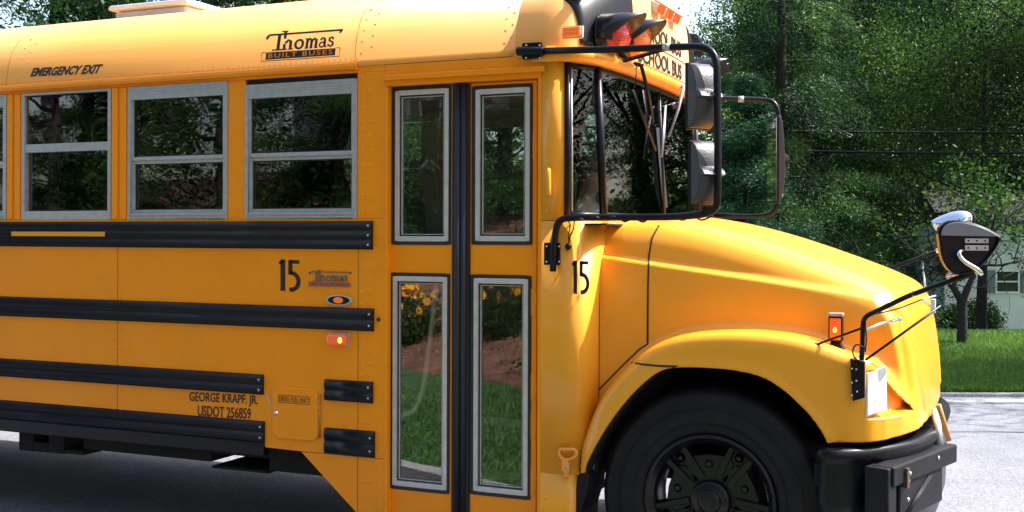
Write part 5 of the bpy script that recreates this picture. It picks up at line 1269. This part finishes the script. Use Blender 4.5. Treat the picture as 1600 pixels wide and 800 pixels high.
# ---- warning lamps and visors on the front cap
def cap_at(px, py):
    h = pix_hit(CAPB, px, py); return h[0] if h else None
BLKP = pmat('black_plastic', (.012, .012, .017), .32, var=.2)
def wlamp(v, w, m, nm='warning_lamp', far=False):
    q = on_cap(v, w, 0.); ex = Vector((1, 0, 0)); c_ = Vector((q.x, v, w))
    mb = MB(); mb.lathe([(.001, .030), (.06, .034), (.088, .022), (.096, -.03)], c_ + Vector((.03, 0, 0)), axis='x', n=28); t = mb.build(nm, BLKP, cap, fixn=False)
    mb = MB(); mb.lathe([(.001, .115), (.05, .11), (.074, .095), (.084, .07), (.087, -.02)], c_ + Vector((.03, 0, 0)), axis='x', n=28); mb.build('lens', m, t, fixn=False)
    # cutaway visor: a tube open below, longer on top
    rows = []
    for a_ in range(-200, 21, 10):
        t_ = R(-a_ - 0); f_ = max(0., math.sin(R(-a_))) ; L_ = .03 + .20 * (max(0, (f_ + .30) / 1.3)) ** .8; sa, ca = math.sin(R(-a_)), math.cos(R(-a_))
        rows.append([c_ + Vector((.01, ca * .100, sa * .100)), c_ + Vector((L_ * .5, ca * .101, sa * .101 - .002)), c_ + Vector((L_, ca * .102, sa * .102 - .012))])
    mb = MB(); mb.sheet(rows, True); mb.build('visor', BLKP, t, solid=.005, fixn=False); return t
wlamp(.265, 2.735, REDL); wlamp(.475, 2.735, AMB); wlamp(BW - .475, 2.735, AMB); wlamp(BW - .265, 2.735, REDL)
# black backing round the lamps
def backing(v0_, v1_):
    mb = MB(); rows = []
    D3 = (2.66, 3.02)
    vs = np.linspace(v0_, v1_, 15); ws_ = np.linspace(2.665, 3.03, 14)
    for w_ in ws_:
        row = []
        for v_ in vs:
            q = on_cap(v_, w_, .0)
            row.append(q + Vector((.006, 0, 0)))
        rows.append(row)
    mb.sheet(rows, True); return mb.build('lamp_panel', BLKP, cap, solid=.004, fixn=False)
backing(.10, .60); backing(BW - .60, BW - .10)
# destination sign lettering
def capsurf(off): return lambda p_: on_cap(p_.y, p_.z, off)
def cline(z, y0=.70, y1=BW - .70, t=.004):
    mb = MB(); mb.sheet([[on_cap(y, z, .002) for y in np.linspace(y0, y1, 12)], [on_cap(y, z + t, .002) for y in np.linspace(y0, y1, 12)]], False); return mb.build('sign_line', INK, cap, solid=.001, fixn=False)
for (za, zb) in ((2.655, 2.745), (2.785, 2.880)):
    lettering('school_bus_text', 'SCHOOL BUS', [(0, .66, za), (0, 1.46, za), (0, 1.46, zb), (0, .66, zb)], INK, cap, capsurf(.003), bold=.02)
cline(2.764)
for i in range(3):
    v_ = VC + (i - 1) * .15 - .05; q = on_cap(v_, 2.985, 0.); mb = MB(); mb.obox(q + Vector((.010, 0, .004)), Vector((.022, 0, -.014)), Vector((0, .058, 0)), Vector((.010, 0, .022))); t = mb.build('marker_light', ALUD, cap, bevel=.004)
    mb = MB(); mb.obox(q + Vector((.022, 0, .006)), Vector((.022, 0, -.014)), Vector((0, .052, 0)), Vector((.012, 0, .026))); mb.build('lens', AMBR, t, bevel=.010)

# ---- wipers
def wiper(seq, blade, v, nm='wiper', m=BLK):
    mb = MB(); mb.tube([PU(x, y, u_) for x, y, u_ in seq], [.011, .009, .006][:len(seq)], n=8); mb.tube([PU(seq[0][0] - 12, seq[0][1] - 2, -.52), PU(seq[0][0] + 4, seq[0][1], -.47)], .012, n=8); t = mb.build(nm, m, bus)
    (xa, ya), (xb, yb) = blade; pa, pb = PU(xa, ya, -.53), PU(xb, yb, -.50); mb = MB(); d_ = (pb - pa)
    mb.tube([pa, pa + d_ * .5, pb], [.006, .010, .006], n=6); side_ = Vector((0, .028, .01))
    for k in range(7): t_ = (k + .5) / 7; mb.tube([pa + d_ * t_ - side_ * .5, pa + d_ * t_ + side_ * .5], .003, n=4)
    mb.tube([pa - side_ * .4, pb - side_ * .3], .004, n=5); mb.tube([pa + side_ * .4, pb + side_ * .3], .004, n=5); mb.build('wiper_blade', m, t); return t
wiper([(1002, 102, -.46), (1014, 150, -.47), (1021, 190, -.49)], ((988, 140), (1025, 235)), 0)
wiper([(1068, 135, -.45), (1060, 170, -.47), (1046, 212, -.49)], ((1040, 165), (1034, 245)), 0, m=pmat('grey_wiper', (.22, .22, .26), .5, metal=.3))
mb = MB(); mb.tube(smoothpath([PU(995, 103, -.48), PU(994, 120, -.47), PU(990, 140, -.49)], .03), .003, n=5); mb.build('washer_hose', BLKM, bus)

# ---- small fittings on the cowl
mb = MB(); c = [P3(857, y, v) for y, v in ((264, .0), (266, -.03), (285, -.034), (303, -.03), (305, .0))]; mb.tube(smoothpath(c, .025), .012, n=10); mb.build('grab_handle', YELS, bus)
mb = MB(); mb.tube(smoothpath([P3(874, 702, -.016), P3(900, 702, -.016), P3(901, 712, -.016), P3(892, 718, -.016), P3(880, 718, -.016), P3(873, 711, -.016), P3(874, 702, -.016)], .02), .0075, n=8)
mb.box((U(881), -.022, Wz(886, 735)), (U(892), -.001, Wz(886, 716))); mb.box((U(883), -.012, Wz(886, 745)), (U(890), .0, Wz(886, 735))); lt = mb.build('hood_latch', pmat('latch_orange', (.85, .34, .05), .5), bus, bevel=.002)
mb = MB(); mb.dome(P3(886, 730, -.023), .009); mb.build('latch_bolt', ALU, lt)
# mud flap behind the front wheel
mb = MB(); q = [P3(903, 740, .03), P3(914, 728, .03), P3(921, 745, .03), P3(918, 765, .03), P3(908, 800, .03), P3(906, 880, .03), P3(890, 880, .03), P3(893, 790, .03)]; n_ = len(q); bk = [p_ + Vector((0, .25, 0)) for p_ in q]
mb.add(q + bk, [tuple(range(n_)), tuple(range(n_, 2 * n_))[::-1]] + [(i, (i + 1) % n_, (i + 1) % n_ + n_, i + n_) for i in range(n_)]); mb.build('mud_flap', RUB, bus, bevel=.008)

# ---- underside
mb = MB(); mb.box((UR, .12, .60), (-.56, BW - .12, .66)); mb.build('body_floor', UNDER, bus)
mb = MB()
for v in (.72, BW - .72): mb.box((UR, v - .04, .48), (.82, v + .04, .72))
for x in (-1, -2.3, -3.4, -4.6, -5.8, -7.4, -8.8): mb.box((x - .05, .2, .56), (x + .05, BW - .2, .62))
mb.build('chassis_rail', UNDER, bus)
mb = MB(); x0, x1 = P(28, 700, .2)[0], P(470, 745, .2)[0]
mb.box((x0, .10, .56), (U(415), .13, .64))
SK = [(x0, P(30, 709, .10)[1]), (P(500, 757, .10)[0], P(500, 757, .10)[1]), (P(500, 700, .1)[0], .62), (x0, .62)]
def hole_strip(pxs, yt, yb): pass
# skirt member built in pieces so that the sunlit road shows through its openings
def sk(xa, xb, ya, yb, v=.12, d=.5):
    q = P(xa, ya, v); r_ = P(xb, yb, v); mb.box((q[0], v, r_[1]), (r_[0], v + d, q[1]))
sk(29, 52, 660, 706); sk(75, 100, 660, 710, d=.2); sk(130, 330, 660, 722, d=.9); sk(420, 520, 690, 746, d=1.4)
sk(52, 75, 690, 708, d=.2); sk(100, 130, 702, 712, d=.2); sk(330, 420, 727, 741, d=.4); sk(330, 420, 660, 717, d=.4)
mb.build('fuel_tank', UNDER, bus, bevel=.01)
mb = MB(); mb.tube(smoothpath([(-.7, 1.5, .42), (-2.5, 1.5, .45), (-5.2, 1.7, .45)], .3), .055, n=10); mb.build('exhaust_pipe', UNDER, bus)
mb = MB(); mb.box((-.45, .75, .55), (.75, BW - .75, 1.25)); mb.box((-.2, VC - .2, .38), (.4, VC + .2, .56)); mb.build('engine', UNDER, bus, bevel=.03)
mb = MB(); mb.box((.47, .05, .64), (.62, .5, .74)); mb.box((.47, BW - .5, .64), (.62, BW - .05, .74)); mb.tube([(.2, .5, .52), (.70, .35, .60)], .03, n=8); mb.build('bumper_mount', UNDER, bus)

# ---- interior
mb = MB(); mb.box((UR + .01, .05, .96), (UD0 - .02, BW - .05, 1.0)); mb.box((UD0 - .02, .95, .96), (-.56, BW - .05, 1.0)); mb.build('cabin_floor', FLOORM, bus)
mb = MB(); mb.box((UR + .01, .047, 1.0), (UD0 - .02, .060, W_WB)); mb.box((UR + .01, BW - .060, 1.0), (-.9, BW - .047, W_WB)); mb.build('inner_lining', GREYI, bus)
mb = MB(); inn_ = [(y + (.012 if y < VC else -.012), z - .012) for y, z in full]; mb.sheet([[(x, y, z) for y, z in inn_] for x in (UR + .02, -.95)], True); mb.build('ceiling_lining', GREYI, bus, solid=.002, fixn=False)
mb = MB()
prev_ = UD0 - .002
for (a_, b_) in allw + [(None, UR + .02)]:
    if prev_ - b_ > .01: mb.box((b_ + .002, .051, W_WB), (prev_ - .002, .056, W_GUT))
    prev_ = a_
prev_ = -.72
for (a_, b_) in farw + [(None, UR + .02)]:
    if prev_ - b_ > .01: mb.box((b_ + .002, BW - .056, W_WB), (prev_ - .002, BW - .051, W_GUT))
    prev_ = a_
for v_ in (.052, BW - .058): mb.box((UR + .02, v_, W_WT + .001), (-.9, v_ + .006, W_GUT + .02))
mb.build('pillar_lining', GREYI, bus)
mb = MB(); mb.box((UD0 - .02, .9, .37), (UD1, .95, .96)); mb.box((UD0 - .02, .08, .20), (UD0 - .0, .95, 1.0)); mb.box((UD0 - .02, .90, 1.0), (UD0 + .0, .93, 1.75)); mb.build('stairwell', pmat('stairwell_grey', (.05, .055, .055), .7), bus)
mb = MB(); mb.box((UD0, .08, .34), (UD1, .95, .37)); mb.box((UD0, .36, .37), (UD1, .95, .52)); mb.box((UD0, .64, .52), (UD1, .95, .74)); stp = mb.build('entry_steps', FLOORM, bus)
z_a = Wz(720, 652, .36); z_b = Wz(720, 728, .30)
mb = MB(); q0, q1 = P3(650, 645, .62), P3(815, 655, .62)
mb.box((q0.x, .60, q0.z - .035), (q1.x, .64, q0.z + .005)); q0, q1 = P3(628, 722, .34), P3(815, 728, .34); mb.box((q0.x, .32, q0.z - .035), (q1.x, .36, q0.z + .005)); mb.build('step_nosing', STEPM, stp)
mb = MB(); mb.tube(smoothpath([P3(684, 425, .084), P3(676, 500, .084), P3(667, 575, .084), P3(655, 640, .084), P3(628, 648, .084), P3(618, 648, .084)], .12), .0145, n=10); mb.build('handrail', pmat('polished_rail', (.95, .95, .97), .3, metal=.0), bus)
def bench(x, v0_, v1_):
    t = MB(); t.box((x, v0_, 1.20), (x + .40, v1_, 1.42)); o = t.build('bench_seat', SEATM, bus, bevel=.03)
    t = MB(); t.add([(x - .08, v0_, 1.38), (x + .02, v0_, 1.38), (x - .02, v0_, 2.02), (x - .12, v0_, 2.02), (x - .08, v1_, 1.38), (x + .02, v1_, 1.38), (x - .02, v1_, 2.02), (x - .12, v1_, 2.02)], [(0, 1, 2, 3), (7, 6, 5, 4), (0, 4, 5, 1), (1, 5, 6, 2), (2, 6, 7, 3), (3, 7, 4, 0)]); t.build('seat_back', SEATM, o, bevel=.03)
    t = MB(); t.tube([(x + .3, v0_ + .1, 1.0), (x + .3, v0_ + .1, 1.2)], .015, n=6); t.tube([(x + .3, v1_ - .1, 1.0), (x + .3, v1_ - .1, 1.2)], .015, n=6); t.build('seat_leg', BLKM, o)
for k in range(11):
    x = -2.55 - k * .70
    if x > UR + .3: bench(x, .09, .95); bench(x - .05, BW - .95, BW - .09)
# driver's place
ds = (-1.45, BW - .75)
mb = MB(); mb.box((ds[0], ds[1], 1.25), (ds[0] + .45, ds[1] + .5, 1.40)); dso = mb.build('driver_seat', SEATM, bus, bevel=.04)
mb = MB(); mb.box((ds[0] - .10, ds[1], 1.38), (ds[0], ds[1] + .5, 2.12)); mb.build('seat_back', SEATM, dso, bevel=.04)
mb = MB(); mb.tube([(ds[0] + .22, ds[1] + .25, 1.0), (ds[0] + .22, ds[1] + .25, 1.26)], .06, n=10); mb.build('seat_pedestal', BLKM, dso)
mb = MB(); mb.box((-.80, .35, 1.35), (-.57, BW - .10, Wz(900, 352))); mb.box((-.95, BW - .85, 1.40), (-.80, BW - .30, Wz(900, 352) + .02)); mb.build('dashboard', GREYI, bus, bevel=.03)
sc0 = Vector((-.93, BW - .50, 1.80)); ax_ = Vector((-.45, 0, .9)).normalized(); e1 = Vector((0, 1, 0)); e2 = ax_.cross(e1)
mb = MB(); mb.tube([sc0 + (e1 * math.cos(R(t)) + e2 * math.sin(R(t))) * .23 for t in range(0, 361, 12)], .014, n=8, cap=False)
for t in (90, 210, 330): mb.tube([sc0, sc0 + (e1 * math.cos(R(t)) + e2 * math.sin(R(t))) * .23], .010, n=6)
mb.tube([sc0, sc0 - ax_ * .35], .025, n=8); mb.build('steering_wheel', BLKM, bus)
mb = MB(); q = PU(1015, 290, -.62); mb.ball((q.x - .06, q.y + .1, q.z - .02), .06, .13, .06); mb.build('dashboard_fan', GREYI, bus)
mb = MB(); mb.box((-.72, VC - .25, 2.36), (-.70, VC + .25, 2.52)); mb.build('inside_mirror', BLKM, bus, bevel=.01)

# ================================================================ the driver
def person():
    root = empty('person', (ds[0] + .2, ds[1] + .25, 1.40)); b = WL[root.name]; X, Y = b.x, b.y
    V = [(X, Y, 1.46), (X - .02, Y, 1.62), (X - .03, Y, 1.80), (X - .02, Y, 1.92), (X, Y, 1.99), (X + .03, Y, 2.08), (X + .04, Y, 2.17),
         (X, Y - .17, 1.87), (X + .16, Y - .27, 1.72), (X + .40, Y - .20, 1.90), (X + .46, Y - .19, 1.93),
         (X, Y + .17, 1.87), (X + .12, Y + .25, 1.66), (X + .36, Y + .18, 1.80), (X + .42, Y + .17, 1.83),
         (X + .02, Y - .11, 1.46), (X + .42, Y - .13, 1.50), (X + .48, Y - .14, 1.10), (X + .58, Y - .14, 1.04),
         (X + .02, Y + .11, 1.46), (X + .42, Y + .13, 1.50), (X + .48, Y + .14, 1.10), (X + .58, Y + .14, 1.04)]
    Ed = [(0, 1), (1, 2), (2, 3), (3, 4), (4, 5), (5, 6), (3, 7), (7, 8), (8, 9), (9, 10), (3, 11), (11, 12), (12, 13), (13, 14), (0, 15), (15, 16), (16, 17), (17, 18), (0, 19), (19, 20), (20, 21), (21, 22)]
    Rd = [.15, .14, .16, .12, .055, .09, .075, .07, .05, .036, .035, .07, .05, .036, .035, .10, .075, .055, .04, .10, .075, .055, .04]
    def skin(vs, es, rs, name, m, parent, rootv=0, sub=2):
        c_ = np.array(vs).mean(0); me = bpy.data.meshes.new(name); me.from_pydata([tuple(np.array(p_) - c_) for p_ in vs], es, []); o = bpy.data.objects.new(name, me); COL.objects.link(o)
        md = o.modifiers.new('skin', 'SKIN'); md.use_smooth_shade = True
        for i, r_ in enumerate(rs): me.skin_vertices[0].data[i].radius = (r_, r_)
        me.skin_vertices[0].data[rootv].use_root = True; s_ = o.modifiers.new('sub', 'SUBSURF'); s_.levels = sub; s_.render_levels = sub
        me.materials.append(m); o.parent = parent; o.location = Vector(c_) - WL[parent.name]; WL[o.name] = Vector(c_); return o
    SK = pmat('skin', (.38, .22, .15), .5, var=.06); SHI = pmat('pale_blue_shirt', (.28, .38, .52), .8); TRO = pmat('dark_trousers', (.03, .035, .05), .8); HAIR = pmat('grey_hair', (.14, .12, .10), .7, var=.3, vscale=60.)
    body = skin(V, Ed, Rd, 'body', SK, root)
    tv = [0, 1, 2, 3, 7, 8, 11, 12]; mp = {a_: i for i, a_ in enumerate(tv)}
    skin([V[i] for i in tv], [(mp[a_], mp[b_]) for a_, b_ in Ed if a_ in mp and b_ in mp], [Rd[i] + .014 for i in tv], 'shirt', SHI, root)
    tv = [0, 15, 16, 17, 19, 20, 21]; mp = {a_: i for i, a_ in enumerate(tv)}
    skin([V[i] for i in tv], [(mp[a_], mp[b_]) for a_, b_ in Ed if a_ in mp and b_ in mp], [Rd[i] + .012 for i in tv], 'trousers', TRO, root)
    mb = MB(); mb.ball((X + .015, Y, 2.19), .098, .088, .085); mb.build('hair', HAIR, root)
    mb = MB(); mb.ball((X + .135, Y, 2.115), .016, .012, .02, n=8, m=6)
    for s_ in (-1, 1): mb.ball((X + .04, Y + s_ * .085, 2.12), .018, .01, .03, n=8, m=6)
    mb.build('nose_and_ears', SK, root)
    mb = MB()
    for s_ in (-1, 1): mb.ball((X + .118, Y + s_ * .032, 2.145), .010, n=8, m=6)
    mb.build('eyes', pmat('eye_white', (.7, .7, .7), .2), root)
    for hx, hy, hz, s_ in ((X + .47, Y - .19, 1.935, -1), (X + .43, Y + .17, 1.835, 1)):
        vs = [(hx, hy, hz), (hx + .05, hy, hz + .015)]; es = [(0, 1)]; rs = [.028, .034]
        for k in range(4):
            y_ = hy + (k - 1.5) * .021; i0 = len(vs); l_ = (.9, 1., .95, .78)[k]
            vs += [(hx + .075, y_, hz + .018), (hx + .075 + .035 * l_, y_, hz + .010), (hx + .082 + .035 * l_, y_, hz - .022), (hx + .066 + .03 * l_, y_, hz - .045)]; es += [(1, i0), (i0, i0 + 1), (i0 + 1, i0 + 2), (i0 + 2, i0 + 3)]; rs += [.011, .010, .009, .008]
        i0 = len(vs); vs += [(hx + .03, hy - s_ * .04, hz - .005), (hx + .06, hy - s_ * .055, hz - .025), (hx + .085, hy - s_ * .05, hz - .04)]; es += [(0, i0), (i0, i0 + 1), (i0 + 1, i0 + 2)]; rs += [.012, .010, .008]
        skin(vs, es, rs, 'hand', SK, root, sub=1)
    meta(root, 'driver in a pale blue shirt holding the steering wheel behind the windscreen', 'person')
person()
